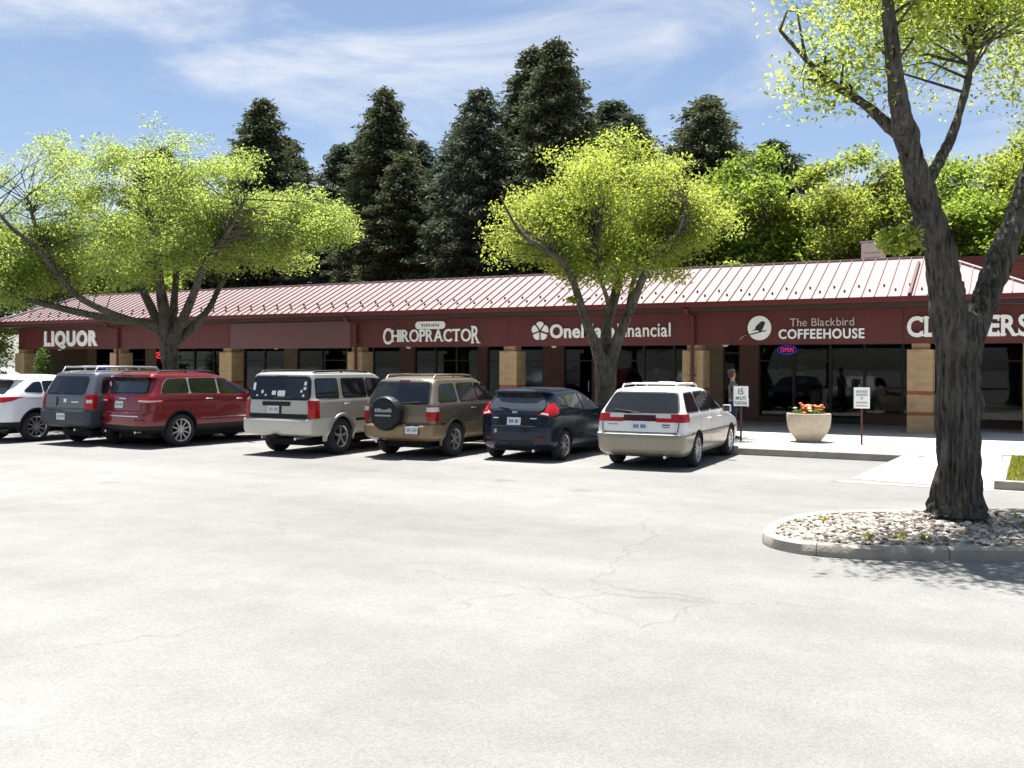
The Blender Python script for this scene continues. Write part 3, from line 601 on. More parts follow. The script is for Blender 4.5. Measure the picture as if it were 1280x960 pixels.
d_ = MB().prism([(-1.36 + .33 * math.cos(2 * math.pi * k / 36), 2.985 + .345 * math.sin(2 * math.pi * k / 36)) for k in range(36)], -.04, 0).build('disc', M['white_sign'], e)
def rel(p): return [(-1.36 + x, 2.985 + z) for x, z in p]
MB().prism(rel([(-.21, -.075), (-.12, -.035), (-.09, .06), (.0, .14), (.08, .20), (.17, .16), (.13, .06), (.10, -.02), (.05, -.08), (.11, -.075), (.03, -.11), (-.06, -.06), (-.14, -.07)]), -.052, -.041).build('bird', M['logo_black'], d_)
MB().prism(rel([(.20, -.085), (.06, -.115), (-.12, -.165), (-.33, -.215), (-.44, -.25), (-.44, -.225), (-.32, -.185), (-.12, -.13), (.05, -.085), (.2, -.065)]), -.052, -.041).build('branch', M['logo_black'], d_)
MB().prism(rel([(-.32, -.215), (-.46, -.245), (-.57, -.34), (-.53, -.27), (-.42, -.19), (-.31, -.18)]), -.040, -.001).build('branch', M['logo_grey'], d_)
e = empty('shop_sign', (-1.55, FY, 0)); tag(e, 'large white serif letters CLEANERS on the fascia behind the big trunk', 'sign')
word('CLEANERS', e, -1.42, 1.44, 2.71, .50, M['white_sign'], bold=.028, gap=.07, serif=.05, depth=.07)
def oval(cx, cz, rx, rz, n=28): return [(cx + rx * math.cos(2 * math.pi * k / n), 0, cz + rz * math.sin(2 * math.pi * k / n)) for k in range(n + 1)]
e = empty('neon_sign', (-6.86, YS - .04, 0)); tag(e, 'lit oval pink and blue OPEN neon in the coffeehouse window', 'neon sign')
MB().tube(oval(0, 2.42, .30, .13), .014, 6, False).build('tube_ring', M['neon_blue'], e); word('OPEN', e, -.2, .2, 2.36, .13, M['neon_pink'], bold=.02, depth=.02, gap=.2)
e = empty('neon_sign', (-34.65, YS - .04, 0)); tag(e, 'lit red oval neon sign beside the left tree trunk', 'neon sign')
MB().tube(oval(0, 2.3, .34, .13), .022, 6, False).build('tube_ring', M['neon_red'], e); MB().tube([(-.22, 0, 2.26), (-.1, 0, 2.34), (0, 0, 2.26), (.1, 0, 2.34), (.22, 0, 2.27)], .022, 6).build('tube', M['neon_red'], e)
e = empty('neon_sign', (-38.3, YS - .04, 0)); tag(e, 'lit blue neon sign in the liquor shop window', 'neon sign')
MB().tube(oval(0, 1.74, .30, .12), .022, 6, False).build('tube_ring', M['neon_blue'], e); MB().tube([(-.2, 0, 1.74), (.2, 0, 1.74)], .022, 6).build('tube', M['neon_blue'], e)

# small parking signs on brown posts
def park_sign(x, y, label, lines):
    e = empty('parking_sign', (x, y, SWZ), R(9)); tag(e, label, 'parking sign')
    MB().box(-.022, .022, -.022, .022, 0, 1.22).build('post', M['post_brown'], e)
    MB().box(-.17, .17, -.035, -.024, .82, 1.29, .004).build('plate', M['white_sign'], e)
    for t, z, h, w, m_ in lines:
        if t == '#':
            q = MB(); x_ = -w
            while x_ < w - .01: ww = random.uniform(.018, .034); q.box(x_, min(x_ + ww, w), -.0385, -.0355, z, z + h * random.choice((1, .8, 1))); x_ += ww + .008
            q.build('lettering', m_, e)
        else:
            g = empty('lettering', (0, -.0355, 0), 0, e); word(t, g, -w, w, z, h, m_, bold=.02, depth=.003, gap=.14)
park_sign(-6.10, 22.72, 'white 15 MINUTE PARKING sign on a post beside the white wagon', [('15', 1.10, .13, .06, M['print_dark']), ('MINUTE', .97, .075, .12, M['print_dark']), ('PARKING', .855, .075, .14, M['print_dark'])])
park_sign(-3.43, 22.98, 'white sign with faint grey print on a post right of the planter', [('#', 1.17, .055, .12, M['print_grey']), ('#', 1.10, .05, .12, M['print_grey']), ('#', 1.02, .05, .025, M['print_grey']), ('#', .93, .04, .12, M['print_grey']), ('#', .865, .03, .12, M['print_grey'])])

# planter bowl with flowers
e = empty('planter', (-4.66, 23.31, SWZ)); tag(e, 'round sandy concrete bowl planter with red and orange flowers', 'planter')
MB().lathe([(.26, 0), (.29, .03), (.30, .06), (.40, .17), (.47, .32), (.50, .48), (.505, .62), (.50, .66), (.455, .665), (.44, .60)], 40).build('bowl', M['planter'], e, smooth=50)
MB().lathe([(.001, .61), (.442, .60)], 24).build('soil', M['soil'], e)
def leaf_cloud(center, rad, n, size, seed, flat=0.5):
    r_ = np.random.default_rng(seed); d = r_.normal(size=(n, 3)); d /= np.linalg.norm(d, axis=1)[:, None]
    p = center + d * rad * (r_.random((n, 1)) ** .5)
    return leaves(p, size, r_, flat)
def leaves(p, size, r_, up=0.4, elong=1.9):
    n = len(p); nrm = r_.normal(size=(n, 3)); nrm[:, 2] = np.abs(nrm[:, 2]) + up; nrm /= np.linalg.norm(nrm, axis=1)[:, None]
    a = r_.normal(size=(n, 3)); a -= nrm * (a * nrm).sum(1)[:, None]; a /= np.linalg.norm(a, axis=1)[:, None]; b = np.cross(nrm, a)
    s = size * r_.uniform(.65, 1.35, (n, 1)); v = np.zeros((n, 4, 3))
    v[:, 0] = p - a * s * .5; v[:, 1] = p + b * s * .5 / elong + nrm * s * .06; v[:, 2] = p + a * s * .5 - nrm * s * .08; v[:, 3] = p - b * s * .5 / elong + nrm * s * .06
    return v.reshape(-1, 3)
v = leaf_cloud(np.array([0, 0, .68]), np.array([.38, .38, .10]), 420, .07, 5); raw_mesh('foliage', v, np.arange(len(v)).reshape(-1, 4), M['shrub_leaf'], e)
r_ = random.Random(4)
for k in range(26):
    a = r_.uniform(0, 6.28); q = .34 * math.sqrt(r_.random()); m_ = MB(); hgt = r_.uniform(.72, .90) - q * .2
    pr = [(.001, .0), (.035, .01), (.05, .035), (.03, .05), (.001, .052)]
    m_.lathe(pr, 7, at=(q * math.cos(a), q * math.sin(a), hgt)); m_.tube([(q * .9 * math.cos(a), q * .9 * math.sin(a), .6), (q * math.cos(a), q * math.sin(a), hgt)], .006, 4)
    m_.build('flower', M[r_.choice(['flower_red', 'flower_red', 'flower_orange', 'flower_orange', 'flower_yellow', 'flower_white'])], e)

# ------------------------------------------------------------------ cars
def lerp(a, b, t): return a + (b - a) * t
def rounded(poly, r, n=3):
    out = []; k = len(poly)
    for i in range(k):
        a, b, c = Vector(poly[i - 1]), Vector(poly[i]), Vector(poly[(i + 1) % k]); u, w = (a - b), (c - b)
        d = min(r, u.length * .45, w.length * .45); p, q = b + u.normalized() * d, b + w.normalized() * d
        for j in range(n + 1):
            t = j / n; out.append(tuple(p * (1 - t) ** 2 + b * 2 * t * (1 - t) + q * t * t))
    return out
def grow(poly, d):
    area = sum(poly[i - 1][0] * poly[i][1] - poly[i][0] * poly[i - 1][1] for i in range(len(poly))); s = 1 if area > 0 else -1
    out = []; n = len(poly)
    for i in range(n):
        a, b, c = Vector(poly[i - 1]), Vector(poly[i]), Vector(poly[(i + 1) % n]); e1, e2 = (b - a).normalized(), (c - b).normalized()
        n1, n2 = Vector((e1.y, -e1.x)) * s, Vector((e2.y, -e2.x)) * s; m_ = (n1 + n2); l = max(.35, m_.length_squared / 2); out.append(tuple(b + m_ / l * d / 1.0))
    return out
class Car:
    """body lofted from horizontal slices; windows, lamps and seams are pieces laid on that surface.
    local frame: x right, y forward, z up, origin on the ground below the rear axle"""
    def __init__(s, label, levels, paint, loc, rz, wb, r, track, bow=.03, side=.018, clad=None, name='parked_car', tw=.21):
        s.L = levels; s.bow = bow; s.sb = side; s.wb = wb; s.r = r; s.paint = paint; s.tr = track; s.tw = tw
        s.e = empty(name, loc, rz); tag(s.e, label, 'car', 'cars parked nose-in to the kerb')
        s.clad = clad; s.body()
    def lv(s, z):
        L = s.L
        if z <= L[0][0]: return L[0][1:]
        for a, b in zip(L, L[1:]):
            if z <= b[0]: t = (z - a[0]) / (b[0] - a[0]); return tuple(lerp(p, q, t) for p, q in zip(a[1:], b[1:]))
        return L[-1][1:]
    def rear(s, x, z):
        yr, yf, hw, rr, rf = s.lv(z); x = abs(x); y = yr + s.bow * (x / hw) ** 2
        if x > hw - rr: t = min(1, (x - hw + rr) / rr); y += rr * (1 - math.sqrt(max(0, 1 - t * t)))
        return y
    def sidex(s, y, z):
        yr, yf, hw, rr, rf = s.lv(z); ym, hl = (yr + yf) / 2, (yf - yr) / 2; x = hw * (1 - s.sb * ((y - ym) / hl) ** 2)
        y0 = yr + s.bow
        if y < y0 + rr: t = min(1, (y0 + rr - y) / rr); x -= rr * (1 - math.sqrt(max(0, 1 - t * t)))
        if y > yf - rf: t = min(1, (y - yf + rf) / rf); x -= rf * (1 - math.sqrt(max(0, 1 - t * t)))
        return x
    def ring(s, z):
        yr, yf, hw, rr, rf = s.lv(z); P = []
        for k in range(7): x = (hw - rr) * k / 7; P.append((x, s.rear(x, z)))
        y0 = yr + s.bow
        for k in range(6):
            a = math.pi / 2 * k / 5; y = y0 + rr * (1 - math.cos(a)); x = hw - rr + rr * math.sin(a); ym, hl = (yr + yf) / 2, (yf - yr) / 2
            P.append((x - hw * s.sb * ((y - ym) / hl) ** 2, y))
        for k in range(1, 26): y = lerp(y0 + rr, yf - rf, k / 26); P.append((s.sidex(y, z), y))
        for k in range(8):
            a = math.pi / 2 * k / 7; y = yf - rf + rf * math.sin(a); P.append((max(.02, s.sidex(yf - rf, z) - rf * (1 - math.cos(a))), y))
        fx = P[-1][0]
        for k in range(1, 5): P.append((fx * (1 - k / 4), yf + .03 * (k / 4)))
        return P
    def body(s):
        zs = []
        for a, b in zip(s.L, s.L[1:]):
            n = max(1, int(math.ceil((b[0] - a[0]) / .06)))
            for k in range(n): zs.append(lerp(a[0], b[0], k / n))
        zs.append(s.L[-1][0]); vs = []; fs = []; ix = []; N = None
        for z in zs:
            P = s.ring(z); full = P + [(-x, y) for x, y in reversed(P[1:-1])]; N = len(full); vs += [(x, y, z) for x, y in full]
        cl = s.clad[0] if s.clad else -1
        for k in range(len(zs) - 1):
            zc = (zs[k] + zs[k + 1]) / 2
            for j in range(N): a, b = k * N + j, k * N + (j + 1) % N; fs.append((a, b, b + N, a + N)); ix.append(2 if zc < cl else 0)
        top = (len(zs) - 1) * N; half = N // 2
        for base, flip in ((0, True), (top, False)):
            for j in range(half):
                a, b, c, d = base + j, base + j + 1, base + (N - j - 1) % N, base + (N - j) % N
                q = (a, b, c, d) if not flip else (d, c, b, a)
                q = tuple(dict.fromkeys(q))
                if len(q) >= 3: fs.append(q); ix.append(1 if flip else 0)
        s.mats = [s.paint, M['under'], s.clad[1] if s.clad else s.paint]
        o = mesh_obj('body', vs, fs, s.mats, s.e, None, ix)
        bm = bmesh.new(); bm.from_mesh(o.data); bmesh.ops.recalc_face_normals(bm, faces=bm.faces); bm.to_mesh(o.data); bm.free()
        hw = s.lv(s.r)[2]; cut = MB()
        for y in (0, s.wb):
            for sx in (-1, 1):
                cut.lathe([(s.r + .055, sx * (hw - .30)), (s.r + .055, sx * (hw + .2))], 28, 'x', (0, y, s.r + .005))
        c = cut.build('cutter', M['under']); c.parent = s.e
        md = o.modifiers.new('arches', 'BOOLEAN'); md.operation = 'DIFFERENCE'; md.object = c; md.solver = 'EXACT'; md.material_mode = 'TRANSFER'
        bpy.context.view_layer.update(); dg = bpy.context.evaluated_depsgraph_get()
        me = bpy.data.meshes.new_from_object(o.evaluated_get(dg)); o.modifiers.clear(); o.data = me; bpy.data.objects.remove(c)
        me.name = 'body'; sharp_by_angle(me, 32); s.o = o
        for y in (0, s.wb):
            for sx in (-1, 1): s.wheel(sx, y)
        m_ = MB(); m_.box(-hw + .32, hw - .32, -.55, s.wb + .4, .20, .34); m_.tube([(-hw + .12, 0, s.r), (hw - .12, 0, s.r)], .05, 8); m_.build('underbody', M['under'], s.e)
    spokes = 5; rimk = .66; rimmat = 'alloy'
    def wheel(s, sx, y): s.wheels = getattr(s, 'wheels', []) + [(sx, y)]
    def finish(s, spokes=5, rimk=.66, rim='alloy', wide=.55):
        tyre = rimo = None
        for sx, y in s.wheels:
            w = empty('wheel', (sx * s.tr, y, s.r), 0 if sx > 0 else math.pi, s.e)
            if tyre is None:
                r, t = s.r, s.tw; q = r * rimk
                prof = [(q, -t / 2 + .02), (q + .02, -t / 2), (r - .035, -t / 2 + .004), (r - .008, -t / 2 + .03), (r, -t * .25), (r, t * .25), (r - .008, t / 2 - .03), (r - .035, t / 2 - .004), (q + .02, t / 2), (q, t / 2 - .02)]
                tyre = MB().lathe(prof, 36, 'x', close=True).build('tyre', M['rubber'], w, smooth=50)
                m_ = MB(); m_.lathe([(q * .99, -t / 2 + .03), (q * .93, -t / 2 + .05), (q * .90, t / 2 - .06), (q * .93, t / 2 - .025), (q * 1.005, t / 2 - .012), (q * 1.005, t / 2 - .05)], 36, 'x', caps=False)
                x1 = t / 2 - .02
                for k in range(spokes):
                    a = 2 * math.pi * k / spokes + .3; ca, sa = math.cos(a), math.sin(a); w0, w1 = q * .16 * wide * 2, q * .30 * wide * 5 / spokes * (1.25 if spokes > 6 else 1)
                    pts = []
                    for xx, dd in ((x1, 0), (x1 - .045, 0)):
                        for rr, ww in ((.03, w0), (q * .95, w1)):
                            xo = xx - (.012 if rr < .1 else 0)
                            pts += [(xo, rr * ca - ww / 2 * sa, rr * sa + ww / 2 * ca), (xo, rr * ca + ww / 2 * sa, rr * sa - ww / 2 * ca)]
                    m_.add(pts, [(0, 2, 3, 1), (4, 5, 7, 6), (0, 1, 5, 4), (2, 6, 7, 3), (0, 4, 6, 2), (1, 3, 7, 5)])
                m_.lathe([(.001, x1 + .004), (q * .17, x1), (q * .2, x1 - .02)], 14, 'x')
                rimo = m_.build('rim', M[rim], w, smooth=40)
                back = MB().lathe([(.001, .0), (q * .92, .0)], 20, 'x', caps=False).build('backing_disc', M['under'], w)  # black backing disc standing in for the shade between the spokes
                s._w = (tyre, rimo, back)
            else:
                for t_ in s._w: c = t_.copy(); link(c); c.parent = w
        return s
    # pieces on the surface --------------------------------------------------
    def lay(s, name, poly, fn, m, off=.004, sink=.02, parent=None, fine=.16):
        bm = bmesh.new(); vs = [bm.verts.new((a, b, 0)) for a, b in poly]; f = bm.faces.new(vs)
        bmesh.ops.triangulate(bm, faces=[f])
        for _ in range(3):
            es = [e for e in bm.edges if e.calc_length() > fine]
            if not es: break
            bmesh.ops.subdivide_edges(bm, edges=es, cuts=1); bmesh.ops.triangulate(bm, faces=[f_ for f_ in bm.faces if len(f_.verts) > 3])
        edge = [e for e in bm.edges if len(e.link_faces) == 1]; V = list(bm.verts); V_ix = {v: k for k, v in enumerate(V)}
        verts = [fn(v.co.x, v.co.y, off) for v in V]; faces = [[V_ix[v] for v in f_.verts] for f_ in bm.faces]; low = {}
        for e in edge:
            a, b = e.verts
            for v in (a, b):
                if v not in low: low[v] = len(verts); verts.append(fn(v.co.x, v.co.y, -sink))
            faces.append((V_ix[a], V_ix[b], low[b], low[a]))
        bm.free(); mb_ = MB(); mb_.v = verts; mb_.f = [tuple(f_) for f_ in faces]; mb_.i = [0] * len(faces)
        return mb_.build(name, m, parent or s.e, smooth=38)
    def on_side(s, name, poly, m, sides=(1, -1), off=.004, sink=.02, parent=None):
        return [s.lay(name, poly, lambda y, z, d, q=q: (q * (s.sidex(y, z) + d), y, z), m, off, sink, parent) for q in sides]
    def on_rear(s, name, poly, m, off=.004, sink=.02, parent=None):
        return s.lay(name, poly, lambda x, z, d: (x, s.rear(x, z) - d, z), m, off, sink, parent)
    def on_corner(s, name, poly, m, sides=(1, -1), off=.006, sink=.03):
        """poly in (u, z): u<0 metres along the rear face inward of the corner, 0..1 round the corner, beyond that metres+1 along the side"""
        out = []
        for q in sides:
            def fn(u, z, d, q=q):
                yr, yf, hw, rr, rf = s.lv(z)
                if u <= 0: x = hw - rr + u; return (q * x, s.rear(x, z) - d, z)
                if u >= 1: y = yr + s.bow + rr + (u - 1); return (q * (s.sidex(y, z) + d), y, z)
                a = u * math.pi / 2; x = hw - rr + rr * math.sin(a); y = yr + s.bow * (x / hw) ** 2 + rr * (1 - math.cos(a)); x -= hw * s.sb
                x = lerp(x + hw * s.sb, x, u)
                return (q * (x + d * math.sin(a)), y - d * math.cos(a), z)
            out.append(s.lay(name, poly, fn, m, off, sink, fine=.12))
        return out
    def glass(s, polys, trim=.022, m='car_glass', rad=.05, tm='black_plastic', name='side_window'):
        for p in polys:
            g = rounded(p, rad)
            if trim: s.on_side('window_trim', grow(g, trim), M[tm], off=.006)
            s.on_side(name, g, M[m], off=.011)
    def rear_glass(s, p, trim=.025, m='car_glass', rad=.07):
        g = rounded(p, rad); s.on_rear('window_trim', grow(g, trim), M['black_plastic'], off=.004); return s.on_rear('rear_window', g, M[m], off=.009)
    def seams(s, lines, w=.007):
        for (y0, z0, y1, z1) in lines:
            d = Vector((y1 - y0, z1 - z0)).normalized(); n = Vector((-d.y, d.x)) * w / 2
            s.on_side('door_seam', [(y0 - n.x, z0 - n.y), (y1 - n.x, z1 - n.y), (y1 + n.x, z1 + n.y), (y0 + n.x, z0 + n.y)], M['under'], off=.0015, sink=.004)
    def rear_seams(s, lines, w=.009):
        for (x0, z0, x1, z1) in lines:
            d = Vector((x1 - x0, z1 - z0)).normalized(); n = Vector((-d.y, d.x)) * w / 2
            s.on_rear('tailgate_seam', [(x0 - n.x, z0 - n.y), (x1 - n.x, z1 - n.y), (x1 + n.x, z1 + n.y), (x0 + n.x, z0 + n.y)], M['under'], off=.002, sink=.004)
    def handles(s, pts, m, l=.17):
        for y, z in pts:
            for q in (1, -1):
                x = s.sidex(y, z); MB().tube([(q * (x - .01), y - l / 2, z), (q * (x + .035), y - l / 2 + .03, z + .004), (q * (x + .035), y + l / 2 - .03, z + .004), (q * (x - .01), y + l / 2, z)], .013, 6).build('door_handle', m, s.e, smooth=50)
    def mirrors(s, y, z, m, w=.17, h=.12):
        for q in (1, -1):
            x = s.sidex(y, z) - .02; m_ = MB(); m_.box(x, x + .08, y - .02, y + .03, z - .02, z + .03); m_.box(x + .06, x + .06 + w, y - .05, y + .06, z - .03, z + h, .03)
            m_.v = [(q * a, b, c) for a, b, c in m_.v]; k = m_.build('side_mirror', m, s.e, smooth=45)
            g_ = MB(); g_.box(x + .08, x + .04 + w, y - .056, y - .050, z - .01, z + h - .02); g_.v = [(q * a, b, c) for a, b, c in g_.v]; g_.build('mirror_glass', M['car_glass_light'], k)
    def rails(s, y0, y1, x, z, m, h=.05, rad=.016, cross=(), feet=3):
        for q in (1, -1):
            pts = [(q * x, y0, z - .03), (q * x, y0 + .09, z + h), (q * x, (y0 + y1) / 2, z + h + .012), (q * x, y1 - .12, z + h - .005), (q * x, y1, z - .03)]
            m_ = MB(); m_.tube(pts, rad, 8)
            for k in range(1, feet - 1): yy = lerp(y0, y1, k / (feet - 1)); m_.tube([(q * x, yy, z - .03), (q * x, yy, z + h)], rad * .9, 6)
            m_.build('roof_rail', m, s.e, smooth=50)
        for yy in cross: MB().tube([(-x, yy, z + h + .01), (x, yy, z + h + .01)], rad * .8, 6).build('roof_crossbar', m, s.e)
    def plate(s, x, z, m='plate_white', print_='plate_blue'):
        p = s.on_rear('license_plate', [(x - .15, z - .075), (x + .15, z - .075), (x + .15, z + .075), (x - .15, z + .075)], M[m], off=.012)
        q = -.11
        for w in (.03, .026, .03, .0, .03, .028, .03):
            if w: s.on_rear('plate_print', [(x + q, z - .03), (x + q + w, z - .03), (x + q + w, z + .035), (x + q, z + .035)], M[print_], off=.0135, sink=.0, parent=p)
            q += .034
    def wiper(s, x0, z0, x1, z1):
        MB().tube([(x0, s.rear(x0, z0) - .01, z0), (x0, s.rear(x0, z0) - .03, z0 + .01), (x1, s.rear(x1, z1) - .02, z1)], .009, 5).build('wiper', M['black_plastic'], s.e)
    def flares(s, m, w=.055, d=.03, rear_only=False, th=(-15, 195)):
        R0 = s.r + .05
        for y in ((0,) if rear_only else (0, s.wb)):
            for q in (1, -1):
                vs = []; fs = []; n = 22
                for k in range(n + 1):
                    a = R(lerp(th[0], th[1], k / n)); ca, sa = math.cos(a), math.sin(a)
                    for rr, dx in ((R0, -.03), (R0, d), (R0 + w * .7, d), (R0 + w, .0), (R0 + w, -.02)):
                        yy, zz = y + rr * ca, max(.2, s.r + .005 + rr * sa); vs.append((q * (s.sidex(yy, zz) + dx), yy, zz))
                for k in range(n):
                    for j in range(4): a, b = k * 5 + j, k * 5 + j + 1; fs.append((a, b, b + 5, a + 5))
                MB().add(vs, fs).build('wheel_flare', m, s.e, smooth=50)
    def badge(s, x, z, w, h, m='chrome'):
        s.on_rear('badge', [(x - w / 2, z - h / 2), (x + w / 2, z - h / 2), (x + w / 2, z + h / 2), (x - w / 2, z + h / 2)], M[m], off=.006, sink=.0)
    def front(s, zl, zh, m='light_clear'):
        """headlamps on the nose and a grille between them"""
        for q in (1, -1):
            z = (zl + zh) / 2; yr, yf, hw, rr, rf = s.lv(z); P = [(hw - .42, zl + .03), (hw - .10, zl), (hw - .08, zh - .02), (hw - .42, zh)]
            def fn(x, zz, d, q=q):
                yr, yf, hw, rr, rf = s.lv(zz); t = max(0, (x - hw + rf) / rf); return (q * x, yf - rf * (1 - math.sqrt(max(0, 1 - t * t))) + d + .01, zz)
            s.lay('headlight', P, fn, M[m], .006, .03)
        def fg(x, zz, d): yr, yf, hw, rr, rf = s.lv(zz); return (x, yf + d + .03, zz)
        s.lay('grille', [(-.4, zl), (.4, zl), (.4, zh - .02), (-.4, zh - .02)], fg, M['black_plastic'], .006, .04)
    def exhaust(s, x, z=.27):
        MB().tube([(x, -.5, z), (x, s.L[1][1] - .02, z - .02)], .03, 10).build('exhaust_pipe', M['steel'], s.e, smooth=50)
    def stop_lamp(s, z, w=.13): s.on_rear('stop_lamp', [(-w, z - .015), (w, z - .015), (w, z + .015), (-w, z + .015)], M['light_dark_red'], off=.008)
P_white = mat('paint_white', (0.74, 0.745, 0.72), 0.32, var=0.03, vscale=2, coat=0.7)
P_champ = mat('paint_champagne', (0.28, 0.25, 0.195), 0.38, 0.35, var=0.06, vscale=3, coat=0.4)
P_navy = mat('paint_navy', (0.008, 0.014, 0.030), 0.22, 0.1, spec=.3, coat=0.3, var=0.1, vscale=3)
P_bronze = mat('paint_bronze', (0.152, 0.124, 0.088), 0.35, 0.4, coat=0.6, var=0.05, vscale=2)
P_tan = mat('paint_tan', (0.235, 0.16, 0.085), 0.45, 0.2, coat=0.3, var=0.08, vscale=3)
P_silver = mat('paint_silver', (0.42, 0.405, 0.375), 0.36, 0.4, coat=0.6, var=0.04, vscale=2)
P_sand = mat('paint_sand', (0.55, 0.52, 0.45), 0.4, 0.15, coat=0.4, var=0.05, vscale=2)
P_red = mat('paint_red', (0.17, 0.005, 0.011), 0.28, 0.25, coat=0.7, var=0.05, vscale=2)
P_slate = mat('paint_slate', (0.10, 0.107, 0.13), 0.35, 0.4, coat=0.6, var=0.06, vscale=3)
P_pearl = mat('paint_pearl', (0.78, 0.80, 0.83), 0.3, coat=0.8, var=0.02, vscale=2)

# --- white wagon with champagne cladding
c = Car('white and champagne station wagon with roof rails, beside the kerb ramp', [
    (.24, -.82, 3.30, .76, .14, .35), (.31, -1.00, 3.52, .82, .16, .42), (.40, -1.06, 3.60, .85, .17, .45), (.60, -1.075, 3.64, .872, .17, .5), (.655, -1.06, 3.63, .872, .17, .5), (.67, -1.0, 3.63, .868, .15, .5),
    (.72, -.985, 3.60, .868, .14, .5), (.80, -.97, 3.45, .868, .14, .5), (.90, -.955, 3.0, .862, .14, .45), (.98, -.94, 2.5, .85, .14, .4), (1.03, -.93, 2.22, .835, .13, .35), (1.06, -.905, 2.10, .822, .13, .3),
    (1.40, -.60, 1.50, .672, .12, .25), (1.455, -.56, 1.36, .64, .14, .25), (1.49, -.50, 1.15, .57, .18, .25), (1.51, -.35, .85, .42, .2, .25), (1.517, -.15, .5, .2, .1, .1)],
    P_white, (-6.47, 17.86, 0), R(2.5), 2.65, .325, .755, bow=.05, clad=(.662, P_champ))
c.rear_glass([(-.72, 1.055), (.72, 1.055), (.60, 1.405), (-.60, 1.405)])
c.glass([[(-.66, 1.07), (-.42, 1.385), (.13, 1.40), (.13, 1.07)], [(.21, 1.07), (.21, 1.40), (.94, 1.405), (.94, 1.07)], [(1.0, 1.07), (1.0, 1.405), (1.38, 1.37), (1.90, 1.07)]])
for q, (u0, u1, z0, z1, m_) in enumerate(((-.40, 1.16, .88, .955, 'light_red'), (-.12, 1.16, .955, 1.03, 'light_red'), (-.40, -.125, .96, 1.03, 'light_clear'))):
    c.on_corner('tail_light', [(u0, z0), (u1, z0), (u1, z1), (u0, z1)], M[m_])
c.on_rear('garnish', [(-.33, .895), (.33, .895), (.33, 1.01), (-.33, 1.01)], M['light_dark_red'], off=.004)
c.plate(0, .80, 'plate_white', 'plate_blue'); c.badge(-.52, .83, .2, .02, 'print_grey'); c.badge(.50, .83, .15, .025, 'print_dark'); c.badge(.50, .79, .13, .015, 'print_dark')
c.rear_seams([(-.70, .69, .70, .69), (-.72, .70, -.74, .87), (.72, .70, .74, .87)], .014)
c.seams([(.17, .36, .17, 1.05), (.97, .33, .97, 1.05), (2.05, .36, 1.98, 1.0)]); c.handles([(.75, .90), (1.55, .90)], P_white)
c.on_side('body_seam', [(-1.0, .655), (3.3, .655), (3.3, .667), (-1.0, .667)], M['black_plastic'], off=.004)
c.mirrors(1.82, 1.0, P_white); c.rails(-.42, 1.15, .52, 1.50, M['alloy_dull'], .055, .018, cross=(.1, .85), feet=3); c.wiper(0, 1.04, -.5, 1.10); c.exhaust(.5); c.front(.62, .78)
c.on_rear('bumper_pad', [(-.72, .665), (.72, .665), (.70, .672), (-.70, .672)], M['black_plastic'], off=.01)
MB().box(-.17, .12, .72, .98, 1.555, 1.60, .015).build('roof_slab', P_white, c.e)  # small flat white slab at the front crossbar
c.finish(spokes=12, rimk=.70, rim='alloy', wide=.5)

# --- dark hatchback
c = Car('dark navy five-door hatchback between the wagon and the bronze SUV', [
    (.20, -.50, 2.9, .72, .2, .4), (.27, -.62, 3.15, .80, .24, .5), (.36, -.69, 3.26, .84, .26, .55), (.55, -.71, 3.30, .86, .26, .55), (.70, -.70, 3.28, .862, .25, .55), (.73, -.665, 3.25, .862, .22, .55),
    (.84, -.65, 2.95, .86, .22, .5), (.93, -.645, 2.55, .85, .22, .4), (1.0, -.62, 2.2, .83, .21, .35), (1.06, -.575, 1.98, .81, .2, .3), (1.33, -.36, 1.38, .67, .18, .25), (1.36, -.46, 1.30, .655, .16, .25),
    (1.395, -.46, 1.15, .63, .16, .25), (1.425, -.40, 1.0, .58, .2, .25), (1.455, -.2, .75, .45, .22, .25), (1.465, 0, .5, .25, .15, .15)],
    P_navy, (-9.17, 17.75, 0), R(1.0), 2.49, .31, .735, bow=.07, side=.03)
c.rear_glass([(-.60, 1.04), (.60, 1.04), (.53, 1.32), (-.53, 1.32)], m='car_glass_light')
c.glass([[(-.10, 1.13), (.02, 1.26), (.14, 1.28), (.14, 1.10)], [(.19, 1.08), (.19, 1.30), (.86, 1.34), (.86, 1.0)], [(.92, 1.0), (.92, 1.34), (1.32, 1.29), (1.82, .98)]], m='car_glass_light')
c.on_corner('tail_light', [(-.13, .93), (.35, .90), (1.02, .96), (1.05, 1.06), (.75, 1.17), (.35, 1.14)], M['light_red'], off=.012)
c.on_corner('lamp_lens', [(-.06, .95), (.30, .925), (.30, .965), (-.03, .98)], M['light_clear'], off=.016)
c.plate(0, .80, 'plate_white', 'plate_blue'); c.badge(0, .98, .11, .04); c.badge(-.42, .86, .12, .02); c.badge(.42, .86, .14, .02)
c.on_rear('plate_recess', rounded([(-.40, .72), (.40, .72), (.34, .90), (-.34, .90)], .05), M['black_plastic'], off=.003)
c.rear_seams([(-.62, .725, .62, .725), (-.62, .73, -.64, .93), (.62, .73, .64, .93)])
c.on_rear('bumper_vent', [(-.42, .30), (.42, .30), (.45, .42), (-.45, .42)], M['black_plastic'], off=.004)
c.on_corner('reflector', [(-.14, .42), (.2, .42), (.2, .50), (-.10, .50)], M['light_dark_red'])
c.on_rear('tow_cap', rounded([(-.43, .56), (-.37, .56), (-.37, .64), (-.43, .64)], .02), M['alloy_dull'], off=.004)
c.seams([(.17, .32, .17, 1.06), (.89, .28, .89, 1.0), (1.98, .32, 1.9, .95), (-.3, .92, .89, .88)]); c.handles([(.68, .90), (1.5, .87)], P_navy)
